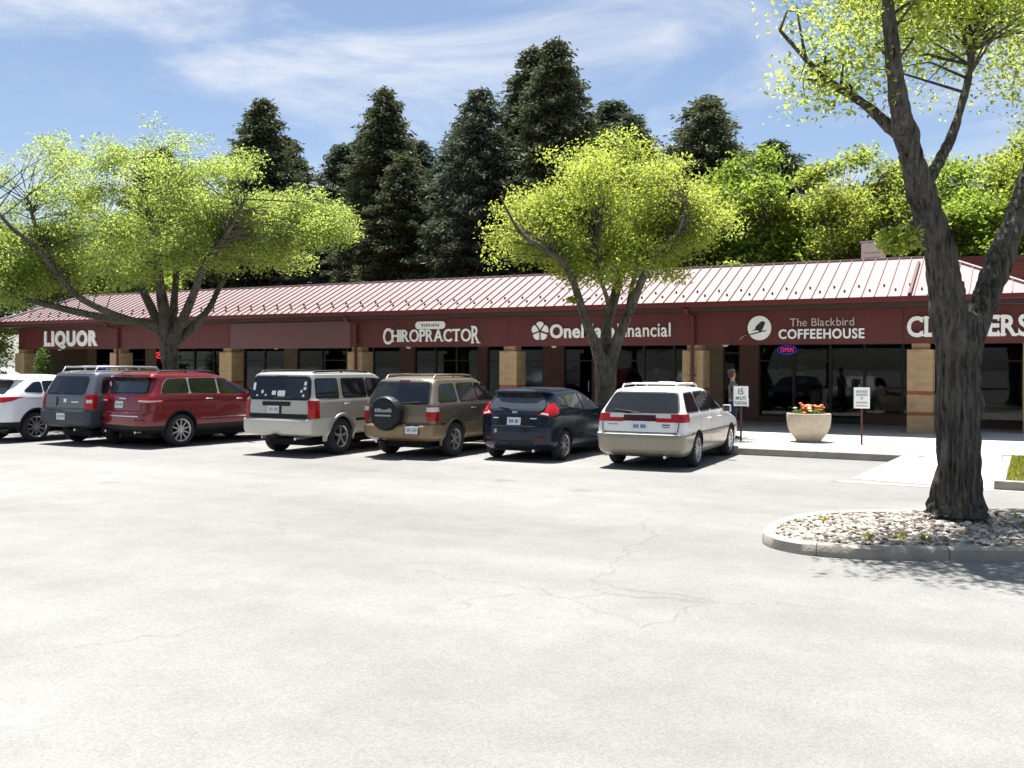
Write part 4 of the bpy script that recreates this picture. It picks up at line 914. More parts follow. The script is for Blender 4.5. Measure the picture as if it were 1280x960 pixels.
c.mirrors(1.70, .96, P_navy); c.wiper(0, 1.03, -.38, 1.08); c.exhaust(.42, .24); c.front(.62, .82)
MB().tube([(0, .25, 1.46), (0, .20, 1.53), (0, .06, 1.60)], .008, 5).build('antenna', M['black_plastic'], c.e)
c.finish(spokes=8, rimk=.68, rim='alloy', wide=.42)

# --- bronze SUV with a spare wheel in a cover
c = Car('bronze SUV with covered spare wheel on its tailgate', [
    (.36, -.86, 3.05, .78, .16, .3), (.42, -.98, 3.30, .84, .18, .35), (.50, -1.02, 3.36, .86, .18, .38), (.66, -1.02, 3.38, .875, .18, .4), (.70, -.99, 3.38, .88, .16, .4), (.715, -.92, 3.38, .88, .12, .4),
    (.85, -.92, 3.34, .885, .12, .4), (.98, -.91, 3.25, .88, .12, .38), (1.05, -.905, 2.6, .875, .12, .35), (1.10, -.90, 2.2, .865, .12, .3), (1.14, -.88, 2.10, .85, .12, .3), (1.52, -.66, 1.52, .72, .12, .22),
    (1.60, -.60, 1.36, .68, .14, .22), (1.645, -.52, 1.2, .60, .18, .22), (1.67, -.35, .9, .45, .2, .2), (1.678, -.1, .6, .25, .15, .15)],
    P_bronze, (-11.55, 17.33, 0), R(1.5), 2.70, .365, .765, bow=.04, clad=(.69, P_tan), tw=.235)
c.rear_glass([(-.72, 1.13), (.72, 1.13), (.63, 1.55), (-.63, 1.55)])
c.glass([[(-.62, 1.17), (-.44, 1.50), (.10, 1.52), (.10, 1.17)], [(.24, 1.17), (.24, 1.52), (.95, 1.53), (.95, 1.17)], [(1.01, 1.17), (1.01, 1.53), (1.42, 1.50), (1.88, 1.17)]], trim=.018)
c.on_corner('tail_light', [(-.06, .78), (1.07, .78), (1.07, 1.06), (-.06, 1.06)], M['light_red'], off=.01)
c.on_corner('lamp_lens', [(-.055, .965), (1.06, .965), (1.06, 1.055), (-.055, 1.055)], M['light_clear'], off=.014)
sp = empty('spare_wheel', (-.17, c.rear(-.17, .92) - .13, .92), 0, c.e)
MB().lathe([(.001, -.12), (.25, -.118), (.325, -.10), (.352, -.06), (.358, .02), (.35, .10), (.30, .13)], 36, 'y').build('tyre_cover', mat('vinyl', (.010, .012, .015), .5, spec=.3, var=.15, vscale=4), sp, smooth=40)
m_ = MB(); r_ = random.Random(3)
for k in range(9): x = -.20 + k * .046; m_.box(x, x + .036, -.1225, -.117, .03, .03 + r_.choice((.05, .07, .08, .06)))
m_.box(-.20, .19, -.1225, -.117, -.055, -.022); m_.build('cover_print', M['print_grey'], sp)
c.on_rear('plate_bracket', [(.24, .50), (.60, .50), (.60, .70), (.24, .70)], M['black_plastic'], off=.004); c.plate(.42, .59, 'plate_white', 'print_grey')
c.on_side('side_moulding', [(-.6, .69), (-.45, .69), (-.45, .725), (-.6, .725)], M['black_plastic']); c.on_side('side_moulding', [(.48, .66), (2.2, .66), (2.2, .72), (.48, .72)], P_tan, off=.014)
c.rear_seams([(-.76, .73, .76, .73), (-.78, .74, -.76, 1.10), (.76, .74, .76, 1.10)]); c.seams([(.17, .45, .17, 1.14), (.98, .42, .98, 1.14), (2.05, .45, 1.96, 1.12)]); c.handles([(.74, 1.0), (1.55, 1.0)], P_bronze)
c.mirrors(1.80, 1.14, P_bronze); c.rails(-.45, 1.2, .58, 1.64, P_bronze, .055, .022, cross=(.15, .9)); c.wiper(.1, 1.12, .55, 1.16); c.flares(P_bronze, .045, .022); c.exhaust(-.45, .36); c.front(.72, .92)
c.stop_lamp(1.585); MB().tube([(-.5, -1.0, .42), (-.5, -1.0, .36)], .02, 6).build('tow_hook', M['steel'], c.e)
c.finish(spokes=6, rimk=.60, rim='alloy_dull', wide=.62)

# --- boxy silver SUV
c = Car('boxy silver SUV with stickers on its rear window', [
    (.42, -.92, 3.2, .84, .10, .25), (.47, -1.06, 3.5, .90, .12, .3), (.56, -1.09, 3.58, .92, .12, .3), (.74, -1.09, 3.60, .925, .12, .3), (.78, -1.07, 3.60, .925, .12, .3), (.79, -.97, 3.60, .925, .09, .3),
    (.95, -.965, 3.58, .93, .08, .3), (1.06, -.96, 3.45, .925, .08, .28), (1.13, -.955, 2.5, .915, .08, .25), (1.18, -.95, 2.15, .90, .08, .22), (1.22, -.94, 2.06, .885, .08, .2), (1.62, -.86, 1.66, .80, .08, .18),
    (1.70, -.84, 1.52, .775, .09, .18), (1.735, -.80, 1.4, .72, .12, .18), (1.755, -.70, 1.1, .60, .14, .15), (1.762, -.4, .7, .35, .12, .12)],
    P_silver, (-13.98, 16.55, 0), R(1.0), 2.78, .385, .80, bow=.02, side=.01, clad=(.788, P_sand), tw=.25)
rg = c.rear_glass([(-.78, 1.22), (.78, 1.22), (.72, 1.62), (-.72, 1.62)], trim=.05)
r_ = random.Random(9)
for (x, z, w, h) in ((-.70, 1.45, .07, .16), (-.46, 1.34, .06, .07), (-.36, 1.27, .05, .04), (-.14, 1.32, .11, .09), (.06, 1.31, .20, .12), (.66, 1.52, .06, .08), (.66, 1.42, .07, .06), (.58, 1.36, .05, .06), (.64, 1.27, .05, .05), (-.6, 1.26, .05, .03)):
    c.on_rear('sticker', rounded([(x - w / 2, z - h / 2), (x + w / 2, z - h / 2), (x + w / 2, z + h / 2), (x - w / 2, z + h / 2)], .02), M['white_sign'], off=.0105, sink=0, parent=rg)
c.glass([[(-.78, 1.24), (-.74, 1.60), (-.06, 1.60), (-.06, 1.24)], [(.12, 1.24), (.12, 1.60), (.92, 1.60), (.92, 1.24)], [(1.02, 1.24), (1.02, 1.60), (1.56, 1.58), (1.86, 1.24)]], trim=.03, rad=.03)
c.on_corner('tail_light', [(-.06, .80), (1.11, .80), (1.11, 1.17), (-.06, 1.17)], M['light_red'], off=.014)
c.on_corner('lamp_lens', [(.1, 1.172), (1.10, 1.172), (1.10, 1.195), (.1, 1.195)], M['light_clear'], off=.012)
c.on_rear('plate_garnish', rounded([(-.42, 1.05), (.32, 1.05), (.32, 1.14), (-.42, 1.14)], .02), M['black_plastic'], off=.016); c.plate(-.12, .975, 'plate_white', 'print_grey')
c.on_rear('plate_frame', [(.05, .86), (.09, .86), (.09, 1.05), (.05, 1.05)], M['black_plastic'], off=.016)
c.on_rear('step_pad', [(-.78, .798), (.78, .798), (.78, .885), (-.78, .885)], M['black_plastic'], off=.014); MB().box(-.80, .80, c.rear(0, .76) + .015, c.rear(0, .80) + .01, .782, .79).build('step_pad', M['black_plastic'], c.e)
c.rear_seams([(-.80, .83, -.82, 1.20), (.80, .83, .82, 1.20), (-.78, 1.205, .78, 1.205)]); c.seams([(.03, .55, .03, 1.64), (.97, .5, .97, 1.64), (2.06, .52, 1.98, 1.2), (-.45, 1.20, 1.95, 1.20)], .01); c.handles([(.20, 1.08), (1.15, 1.08)], M['chrome'], .2)
c.on_side('door_moulding', [(.50, .70), (2.3, .70), (2.3, .76), (.50, .76)], M['black_plastic'], off=.014)
c.mirrors(1.80, 1.2, M['black_plastic']); c.rails(-.72, 1.25, .70, 1.735, M['black_plastic'], .035, .022, cross=()); c.flares(P_silver, .08, .045, th=(-10, 190)); c.stop_lamp(1.665, .14); c.exhaust(.55, .40); c.front(.80, 1.02); c.wiper(-.1, 1.20, .35, 1.23)
MB().box(-.06, .06, -1.14, -.9, .40, .46).build('tow_hitch', M['under'], c.e)
c.finish(spokes=5, rimk=.60, rim='alloy', wide=.75)

# --- dark red SUV
c = Car('dark red SUV with chrome window line parked in front of the left tree', [
    (.34, -.82, 3.4, .83, .16, .4), (.42, -.95, 3.7, .91, .20, .5), (.55, -1.0, 3.80, .94, .22, .55), (.72, -1.0, 3.82, .955, .22, .55), (.80, -.98, 3.82, .96, .20, .55), (.83, -.94, 3.81, .96, .18, .55),
    (.98, -.925, 3.72, .962, .18, .5), (1.08, -.91, 3.45, .957, .18, .45), (1.15, -.89, 2.7, .945, .18, .4), (1.20, -.865, 2.3, .925, .17, .35), (1.26, -.82, 2.14, .90, .16, .3), (1.58, -.66, 1.50, .79, .14, .25),
    (1.61, -.80, 1.42, .775, .12, .25), (1.67, -.79, 1.24, .735, .14, .25), (1.71, -.70, 1.05, .67, .18, .25), (1.735, -.45, .8, .52, .2, .25), (1.745, -.1, .55, .28, .15, .15)],
    P_red, (-18.38, 16.30, 0), R(-5.0), 2.915, .385, .82, bow=.06, side=.02, clad=(.50, M['black_plastic']), tw=.25)
c.rear_glass([(-.70, 1.26), (.70, 1.26), (.63, 1.57), (-.63, 1.57)], m='car_glass_light')
sg_ = [[(-.52, 1.26), (-.42, 1.45), (-.30, 1.56), (.22, 1.58), (.22, 1.25)], [(.29, 1.25), (.29, 1.58), (1.05, 1.585), (1.05, 1.23)], [(1.12, 1.23), (1.12, 1.585), (1.42, 1.55), (2.05, 1.225)]]
c.on_side('window_chrome', grow(rounded([(-.54, 1.245), (-.44, 1.46), (-.31, 1.575), (.3, 1.595), (1.1, 1.60), (1.44, 1.565), (2.12, 1.215), (1.0, 1.22)], .04), .004), M['alloy_dull'], off=.002)
c.glass(sg_, trim=.012); c.on_corner('tail_light', [(-.22, 1.02), (.1, 1.0), (1.22, 1.03), (1.24, 1.10), (.5, 1.16), (-.2, 1.15)], M['light_red'], off=.012)
c.on_corner('lamp_lens', [(-.2, 1.055), (.2, 1.045), (1.12, 1.06), (1.12, 1.085), (.2, 1.085), (-.2, 1.09)], M['light_clear'], off=.016)
c.plate(-.1, .98, 'plate_white', 'print_grey'); c.badge(0, 1.12, .24, .03); c.rear_seams([(-.66, .84, .66, .84), (-.66, .85, -.7, 1.2), (.66, .85, .7, 1.2)])
c.on_rear('chrome_strip', [(-.66, .715), (.66, .715), (.66, .735), (-.66, .735)], M['chrome'], off=.008); c.on_corner('reflector', [(-.2, .62), (.3, .62), (.3, .66), (-.2, .66)], M['light_dark_red'])
c.seams([(.26, .50, .26, 1.22), (1.08, .46, 1.08, 1.22), (2.2, .5, 2.1, 1.18), (-.3, 1.10, 2.2, 1.06)]); c.handles([(.78, 1.10), (1.70, 1.08)], M['chrome'], .2); c.on_side('door_moulding', [(.55, .64), (2.3, .64), (2.3, .665), (.55, .665)], M['chrome'], off=.01)
c.mirrors(2.0, 1.16, P_red, .22, .17); c.flares(M['black_plastic'], .035, .012); c.stop_lamp(1.64, .18); c.rails(-.5, 1.15, .66, 1.715, M['black_plastic'], .03, .018); c.exhaust(.55, .38); c.exhaust(-.55, .38); c.front(.86, 1.03)
c.finish(spokes=10, rimk=.68, rim='alloy', wide=.5)

# --- slate grey SUV with a roof rack
c = Car('slate grey SUV with roof rack between the white and the red SUV', [
    (.42, -.85, 3.2, .80, .14, .3), (.48, -.98, 3.45, .88, .16, .35), (.56, -1.02, 3.52, .91, .16, .38), (.78, -1.02, 3.54, .92, .16, .4), (.83, -.99, 3.54, .92, .14, .4), (.85, -.93, 3.54, .92, .12, .4),
    (1.0, -.925, 3.5, .925, .12, .38), (1.10, -.92, 3.2, .92, .12, .35), (1.16, -.91, 2.5, .91, .12, .3), (1.22, -.89, 2.15, .89, .12, .28), (1.62, -.70, 1.60, .77, .12, .22), (1.68, -.68, 1.48, .74, .14, .22),
    (1.72, -.6, 1.3, .68, .16, .2), (1.75, -.45, 1.0, .55, .18, .2), (1.757, -.2, .7, .3, .15, .15)],
    P_slate, (-20.10, 16.05, 0), R(-2), 2.70, .37, .78, bow=.03, clad=(.84, mat('clad_grey', (.045, .05, .062), .5, .2, var=.1)), tw=.245)
c.rear_glass([(-.72, 1.22), (.68, 1.22), (.62, 1.60), (-.62, 1.60)]); c.glass([[(-.56, 1.24), (-.44, 1.58), (.15, 1.60), (.15, 1.24)], [(.25, 1.22), (.25, 1.60), (.98, 1.61), (.98, 1.22)], [(1.05, 1.22), (1.05, 1.61), (1.5, 1.58), (1.95, 1.20)]], trim=.02)
c.on_corner('tail_light', [(-.06, .86), (1.08, .86), (1.08, 1.20), (-.06, 1.20)], M['light_red'], off=.01); c.on_corner('lamp_lens', [(.0, 1.0), (.7, 1.0), (.7, 1.08), (.0, 1.08)], M['light_clear'], off=.014)
c.on_rear('hatch_bulge', rounded([(-.66, .92), (-.25, .92), (-.25, 1.16), (-.66, 1.16)], .06), P_slate, off=.03); c.badge(.05, 1.05, .1, .08); c.plate(.02, .68, 'plate_white', 'print_grey'); c.badge(.4, 1.02, .25, .025)
c.rear_seams([(-.76, .87, .76, .87), (-.76, .88, -.76, 1.2), (.76, .88, .76, 1.2)]); c.seams([(.2, .55, .2, 1.2), (1.02, .5, 1.02, 1.2)]); c.handles([(1.5, 1.07)], M['black_plastic']); c.mirrors(1.88, 1.16, M['black_plastic'])
c.rails(-.55, 1.35, .60, 1.72, M['alloy'], .11, .026, cross=(-.45, .2, 1.1), feet=4); c.flares(M['black_plastic'], .05, .02); c.wiper(0, 1.2, -.4, 1.25); c.front(.85, 1.02); c.exhaust(.5, .4)
c.finish(spokes=6, rimk=.60, rim='alloy_dull', wide=.6)

# --- white crossover at the end of the row
c = Car('pearl white crossover with slim red tail lamps at the row end', [
    (.32, -.74, 3.2, .80, .2, .4), (.40, -.88, 3.42, .87, .26, .5), (.55, -.93, 3.52, .91, .28, .55), (.70, -.92, 3.54, .92, .28, .55), (.76, -.90, 3.54, .922, .26, .55), (.95, -.87, 3.40, .92, .26, .5), (1.03, -.85, 2.9, .912, .26, .45),
    (1.10, -.82, 2.35, .90, .25, .4), (1.16, -.77, 2.12, .88, .24, .35), (1.22, -.70, 2.0, .86, .22, .3), (1.50, -.42, 1.35, .73, .18, .25), (1.53, -.62, 1.28, .70, .16, .25), (1.58, -.60, 1.1, .66, .18, .25),
    (1.62, -.45, .9, .56, .22, .25), (1.645, -.15, .6, .38, .2, .2), (1.65, .05, .4, .2, .1, .1)],
    P_pearl, (-22.52, 15.55, 0), R(-3), 2.70, .365, .785, bow=.07, side=.02, clad=(.48, M['black_plastic']), tw=.235)
c.rear_glass([(-.62, 1.20), (.62, 1.20), (.54, 1.47), (-.54, 1.47)]); c.glass([[(-.30, 1.24), (-.02, 1.44), (.16, 1.46), (.16, 1.21)], [(.22, 1.20), (.22, 1.47), (.95, 1.48), (.95, 1.18)], [(1.01, 1.18), (1.01, 1.48), (1.34, 1.44), (1.88, 1.15)]], trim=.02)
c.on_corner('tail_light', [(-.2, 1.02), (.2, .97), (.8, 1.02), (1.20, 1.10), (.7, 1.115), (-.2, 1.10)], M['light_red'], off=.012); c.plate(0, .86); c.badge(0, 1.05, .12, .08); c.rear_seams([(-.62, .77, .62, .77)])
c.seams([(.19, .5, .19, 1.18), (.98, .46, .98, 1.18), (-.3, 1.06, 2.2, 1.0)]); c.handles([(.7, 1.03), (1.5, 1.0)], P_pearl); c.mirrors(1.8, 1.12, P_pearl, .22, .16); c.flares(M['black_plastic'], .05, .012); c.stop_lamp(1.555); c.front(.72, .86); c.exhaust(.5, .3)
MB().add([(-.03, .0, 1.64), (.03, .0, 1.64), (0, .14, 1.64), (0, -.04, 1.72)], [(0, 1, 2), (0, 1, 3), (1, 2, 3), (0, 2, 3)]).build('antenna_fin', P_pearl, c.e)
c.finish(spokes=10, rimk=.70, rim='alloy', wide=.5)

# ------------------------------------------------------------------ trees
def limb_mesh(limbs, n=10, rough=.06, seed=0, sub=6, ridge=0.0):
    mb = MB()
    for li, L in enumerate(limbs):
        P = [Vector(p[:3]) for p in L]; r = [p[3] for p in L]; pts = []; rr = []
        for i in range(len(P) - 1):
            p0, p1, p2, p3 = P[max(i - 1, 0)], P[i], P[i + 1], P[min(i + 2, len(P) - 1)]
            for k in range(sub):
                t = k / sub; q = .5 * ((2 * p1) + (p2 - p0) * t + (2 * p0 - 5 * p1 + 4 * p2 - p3) * t * t + (3 * p1 - p0 - 3 * p2 + p3) * t ** 3)
                pts.append(q); rr.append(lerp(r[i], r[i + 1], t))
        pts.append(P[-1]); rr.append(r[-1]); b = len(mb.v); mb.tube(pts, rr, n)
        for k, c in enumerate(pts):
            for j in range(n):
                v = Vector(mb.v[b + k * n + j]); d = v - c; s_ = seed * 3.1 + li
                f = 1 + rough * (mnoise.noise(v * 2.3 + Vector((s_, 0, 0))) * 1.6 + mnoise.noise(v * 7 + Vector((0, s_, 0))))
                if ridge: f += ridge * abs(mnoise.noise(Vector((v.x * 17, v.y * 17, v.z * 1.4)) + Vector((s_, 5, 0)))) * 2 - ridge * .5
                mb.v[b + k * n + j] = tuple(c + d * f)
    return mb
RV, DV = np.array([.8804, .4742, 0]), np.array([-.4742, .8804, 0])     # crowns are laid out in metres across and along the road
def make_tree(name, label, base, limbs, blobs, leafm, bark, leaf, per, seed, group=None, hi=10, ridge=0.0, sub=6, spread=.27, clump=11):
    r_ = np.random.default_rng(seed); e = empty(name, base); tag(e, label, 'tree', group)
    limb_mesh(limbs, hi, .08, seed, sub, ridge).build('trunk', M[bark], e, smooth=60)
    nodes = np.array([[lerp(a[q], b[q], t) for q in range(3)] for L in limbs[1:] for a, b in zip(L[1:], L[2:]) for t in (0, .2, .4, .6, .8)] + [L[-1][:3] for L in limbs])
    tw = []; ls = []; mb = MB()
    for (u, d, z, ru, rd, rz, n) in blobs:
        nc = max(1, int(n / clump)); q = r_.normal(size=(nc, 3)); q /= np.linalg.norm(q, axis=1)[:, None]; q *= (r_.random((nc, 1)) ** .38) * r_.uniform(.8, 1.12, (nc, 1))
        p = np.array([0, 0, z]) + RV * u + DV * d + q[:, :1] * ru * RV + q[:, 1:2] * rd * DV + q[:, 2:] * np.array([0, 0, rz])
        m = max(1, n // nc); cs = np.minimum(.42, min(ru, rd) * .5); w = np.repeat(p, m, axis=0); w = w + np.clip(r_.normal(0, 1, w.shape), -1.7, 1.7) * np.array([cs, cs, cs * .5]); tw.append(w); ls += [min(spread, ru * .55)] * len(w)
    tw = np.concatenate(tw)
    for k, p in enumerate(tw[::2]):
        dd = np.linalg.norm(nodes - p, axis=1) + np.maximum(0, nodes[:, 2] - p[2]) * 1.5; a = nodes[np.argsort(dd)[int(r_.integers(0, 4))]]
        if np.linalg.norm(a - p) > 3.2: continue
        mid = (a + p) / 2 + np.array([r_.normal(0, .12), r_.normal(0, .12), .12]); mb.tube([a, mid, p], [.024, .013, .004], 3, False)
    mb.build('branches', M[bark], e)['kind'] = 'stuff'
    c = np.repeat(tw, per, axis=0); c = c + np.clip(r_.normal(0, 1, c.shape), -1.7, 1.7) * np.array([1, 1, .62]) * np.repeat(np.array(ls), per)[:, None]
    v = leaves(c, leaf, r_, .5); raw_mesh('crown', v, np.arange(len(v)).reshape(-1, 4), M[leafm], e)
    return e
def scaled(limbs, k, h=1.93): return [[(x * k, y * k, h + (z - h) * k, r * k) for x, y, z, r in L] for L in limbs]
LA = [[(.06, .03, .1, .36), (.06, .03, .71, .29), (.03, .02, 1.78, .27), (-.04, -.02, 2.45, .30), (-.06, -.04, 2.9, .22)],
 [(-.08, -.04, 2.5, .266), (-.29, -.16, 3.05, .186), (-.75, -.74, 3.3, .133), (-1.65, -1.57, 3.47, .12), (-2.67, -2.57, 3.8, .106), (-3.75, -3.5, 4.21, .093), (-4.7, -4.3, 4.7, .06)],
 [(-.75, -.74, 3.3, .12), (-1.02, -1.46, 3.54, .106), (-1.5, -2.29, 4.02, .093), (-1.74, -2.98, 4.78, .093), (-1.93, -3.54, 5.54, .08), (-2.21, -4.15, 6.05, .066), (-2.6, -4.7, 6.9, .04)],
 [(-1.74, -2.98, 4.78, .08), (-2.14, -2.97, 5.56, .066), (-2.66, -3.02, 6.27, .066), (-3.0, -3.1, 7.3, .04)],
 [(-.08, -.04, 2.5, .213), (-.7, .08, 3.39, .159), (-1.36, .18, 4.22, .133), (-1.92, .33, 4.74, .12), (-2.84, .52, 5.69, .093), (-3.54, .59, 6.44, .08), (-4.05, .66, 7.2, .053)],
 [(-.05, -.03, 2.5, .266), (.01, -.22, 3.49, .199), (-.03, -.36, 4.41, .159), (.03, -.55, 5.31, .133), (.1, -.51, 5.96, .12), (-.05, -.71, 6.47, .093), (-.28, -.83, 7.52, .066), (-.3, -.9, 8.6, .03)],
 [(-.03, -.02, 2.5, .213), (-.38, .47, 3.53, .146), (-.63, .8, 4.51, .106), (-.87, 1.12, 5.65, .093), (-1.11, 1.45, 6.68, .08), (-1.14, 1.66, 7.98, .053)],
 [(-.01, 0, 2.5, .213), (.75, -.16, 3.35, .159), (1.36, -.29, 4.11, .133), (1.79, -.4, 4.73, .106), (2.35, -.55, 5.33, .08), (3.16, -.57, 6.03, .066), (3.9, -.6, 7.0, .04)],
 [(.04, .02, 2.5, .186), (.46, .7, 3.26, .133), (.56, 1.21, 3.82, .106), (.53, 1.65, 4.48, .093), (.65, 2.17, 5.26, .066), (.97, 2.8, 6.01, .053), (1.3, 3.2, 7.0, .03)]]
make_tree('locust_tree', 'wide yellow-green tree with many low spreading limbs behind the red SUV', (-24.21, 22, 0), scaled(LA, 22 / 23),
          [(-.8, 0, 7.0, 4.9, 3.6, 2.2, 560), (-4.6, -.6, 5.4, 2.7, 2.2, 1.2, 300), (2.7, .2, 6.2, 2.5, 2.2, 1.2, 270), (-3.9, -1.2, 4.45, 2.2, 1.6, .55, 110), (4.4, .2, 6.4, 1.7, 1.4, .75, 100), (-.6, -.6, 5.3, 3.4, 2.4, .8, 210)], 'leaf_locust', 'bark_mid', .09, 84, 11, spread=.22)
LBm = [[(0, 0, .1, .36), (0, 0, .5, .31), (0, 0, 1.34, .266), (0, 0, 1.81, .287), (0, 0, 2.05, .27), (0, 0, 2.2, .16)],
 [(-.04, -.02, 1.8, .18), (-.16, -.42, 2.56, .133), (-.25, -.7, 3.05, .113), (-.31, -.96, 3.54, .102), (-.37, -1.22, 4.02, .092), (-.52, -1.64, 4.48, .072), (-.77, -2.23, 4.76, .051), (-1.01, -2.81, 5.05, .041), (-1.3, -3.2, 5.8, .02)],
 [(0, 0, 1.8, .18), (-.12, .27, 2.57, .143), (-.13, .5, 3.1, .133), (-.06, .65, 3.57, .133), (-.02, .9, 4.17, .113), (-.03, 1.01, 4.71, .092), (-.24, 1.24, 5.28, .072), (-.54, 1.41, 5.97, .051), (-.6, 1.5, 7, .03)],
 [(-.07, .53, 3.21, .082), (-.07, .19, 3.71, .061), (-.06, -.26, 4.18, .051), (.02, -.56, 4.66, .041), (.1, -.7, 5.6, .02)],
 [(.05, .03, 1.8, .19), (.34, -.04, 2.56, .143), (.57, -.03, 3.07, .123), (.82, -.01, 3.67, .113), (1.03, -.01, 4.16, .102), (1.24, -.01, 4.55, .072), (1.57, -.06, 4.93, .051), (1.98, -.07, 5.3, .041), (2.2, -.1, 6.2, .02)],
 [(.57, -.03, 3.07, .072), (.4, .78, 3.94, .061), (.4, 1.35, 4.83, .051), (.35, 1.78, 5.63, .041), (.3, 2, 6.6, .02)]]
make_tree('locust_tree', 'bright yellow-green tree with forked trunk in front of the OneMain Financial sign', (-9.67, 23, 0), LBm,
          [(.3, 0, 6.6, 2.1, 2.2, 1.3, 240), (-1.2, .2, 5.9, 1.3, 1.3, .7, 90), (1.7, -.2, 6.0, 1.2, 1.2, .6, 80), (-1.7, 0, 5.05, 1.0, 1.1, .45, 100), (1.8, 0, 5.15, 1.1, 1.1, .45, 100), (.0, 0, 4.85, 1.6, 1.4, .5, 130), (.5, -.4, 4.45, 1.3, .8, .25, 26), (-1.0, -.3, 4.45, .8, .6, .2, 16), (-.6, -.6, 4.0, .4, .4, .25, 7), (1.5, -.2, 4.2, .35, .3, .2, 6), (-.95, -.8, 3.5, .12, .12, .2, 2)], 'leaf_bright', 'bark_mid', .085, 80, 23, spread=.22)
LC = [[(0, 0, .0, .38), (0, 0, .10, .335), (0, 0, .29, .295), (.01, 0, .76, .263), (.01, 0, 1.28, .25), (0, 0, 1.8, .25), (.01, .01, 2.22, .268), (.02, .01, 2.48, .25), (.02, .02, 2.62, .15)],
 [(-.04, -.02, 2.1, .22), (-.11, -.11, 2.68, .214), (-.16, -.2, 3.04, .203), (-.21, -.28, 3.4, .198), (-.29, -.38, 3.72, .188), (-.4, -.56, 4.14, .167), (-.53, -.86, 4.71, .141), (-.63, -1.25, 5.42, .104), (-.69, -1.51, 6.32, .073), (-.7, -1.7, 7.3, .04)],
 [(.08, .05, 2.1, .2), (.21, .23, 2.59, .177), (.33, .41, 2.96, .172), (.46, .59, 3.35, .167), (.6, .89, 3.82, .151), (.78, 1.33, 4.46, .136), (1.02, 1.69, 5.28, .109), (1.32, 2.08, 6.47, .078), (1.6, 2.4, 7.6, .04)],
 [(-.3, -.39, 3.8, .07), (-.49, -.83, 3.70, .036), (-.63, -1.02, 3.54, .02), (-.72, -1.19, 3.36, .010)],
 [(-.53, -.86, 4.71, .09), (-1.0, -1.0, 5.2, .06), (-1.5, -1.2, 5.6, .04), (-2.0, -1.4, 6.2, .02)],
 [(.78, 1.33, 4.46, .09), (1.5, 1.2, 5.0, .06), (2.2, 1.2, 5.5, .04)], [(-.4, -.56, 4.14, .08), (-.1, .2, 5.0, .06), (.1, .6, 6.0, .04), (.2, .8, 7.0, .02)]]
make_tree('island_tree', 'big dark forked trunk with rough bark standing in the rock bed', (-.80, 12.7, .0), scaled(LC, .914),
          [(1.4, .8, 6.6, 2.8, 2.4, 1.25, 260), (-.6, -.2, 6.4, 1.7, 1.6, .8, 110), (-1.55, -.35, 5.3, .5, .5, .35, 16), (2.6, .6, 5.2, 1.0, 1.2, .6, 40), (-1.0, -.6, 3.27, .17, .17, .17, 12)], 'leaf_bright', 'bark_dark', .075, 64, 31, hi=64, ridge=.2, sub=16)

def conifer(name, label, loc, h, rad, seed, needle='needle', low=.08, group='evergreens behind the roof'):
    r_ = np.random.default_rng(seed); e = empty(name, loc); tag(e, label, 'tree', group)
    MB().tube([(0, 0, -.1), (0, 0, h * .5), (0, 0, h * .98)], [.02 * h, .013 * h, .01], 8).build('trunk', M['bark_dark'], e, smooth=50)
    C = []; A = []; mb = MB(); nb = int(h * 26)
    for k in range(nb):
        t = low + (1 - low) * (k / nb) ** .92; z = h * t; a = r_.uniform(0, 6.283)
        L = rad * (1 - t) ** .62 * r_.uniform(.72, 1.12) + .15; droop = r_.uniform(.12, .42) * L; d = np.array([math.cos(a), math.sin(a), 0])
        s_ = np.linspace(.12, 1, max(5, int(L * 7))); pts = np.array([0, 0, z]) + s_[:, None] * d * L - (s_ ** 1.7 * droop)[:, None] * np.array([0, 0, 1]) + (s_ ** 4 * droop * .5)[:, None] * np.array([0, 0, 1])
        if k % 3 == 0: mb.tube([(0, 0, z), tuple(pts[len(pts) // 2]), tuple(pts[-1])], [.03, .02, .006], 4, False)
        for p, q in zip(pts, s_):
            n = 13; side = np.cross(d, [0, 0, 1]); off = r_.normal(0, 1, (n, 3)) * np.array([.16, .16, .09]) + r_.uniform(-1, 1, (n, 1)) * side * (.30 * L * (1.05 - q) + .08); off[:, 2] -= np.abs(r_.normal(0, .07, n))
            C.append(p + off); A.append(np.repeat((d + [0, 0, -.35])[None], n, 0))
    mb.build('branches', M['bark_dark'], e)['kind'] = 'stuff'
    c = np.concatenate(C); a = np.concatenate(A) + r_.normal(0, .5, c.shape); a /= np.linalg.norm(a, axis=1)[:, None]
    b = np.cross(a, r_.normal(size=a.shape)); b /= np.linalg.norm(b, axis=1)[:, None]; s_ = r_.uniform(.15, .36, (len(c), 1))
    v = np.stack([c - a * s_ * .5, c + b * s_ * .17, c + a * s_ * .5, c - b * s_ * .17], 1).reshape(-1, 3)
    raw_mesh('crown', v, np.arange(len(v)).reshape(-1, 4), M[needle], e); return e
def dup(o, loc, rz, sc_, label):
    c = copy_tree(o); c.location = loc; c.rotation_euler = (0, 0, rz); c.scale = (sc_[0], sc_[0], sc_[1]); c['label'] = label; return c
cA = conifer('evergreen_tree', 'dark broad evergreen behind the roof above the blank sign panel', (-32.5, 45, 0), 17.5, 4.6, 41)
cB = conifer('evergreen_tree', 'dense dark evergreen rising behind the roof above the CHIROPRACTOR sign', (-25.0, 43, 0), 16, 4.8, 42, 'needle_blue')
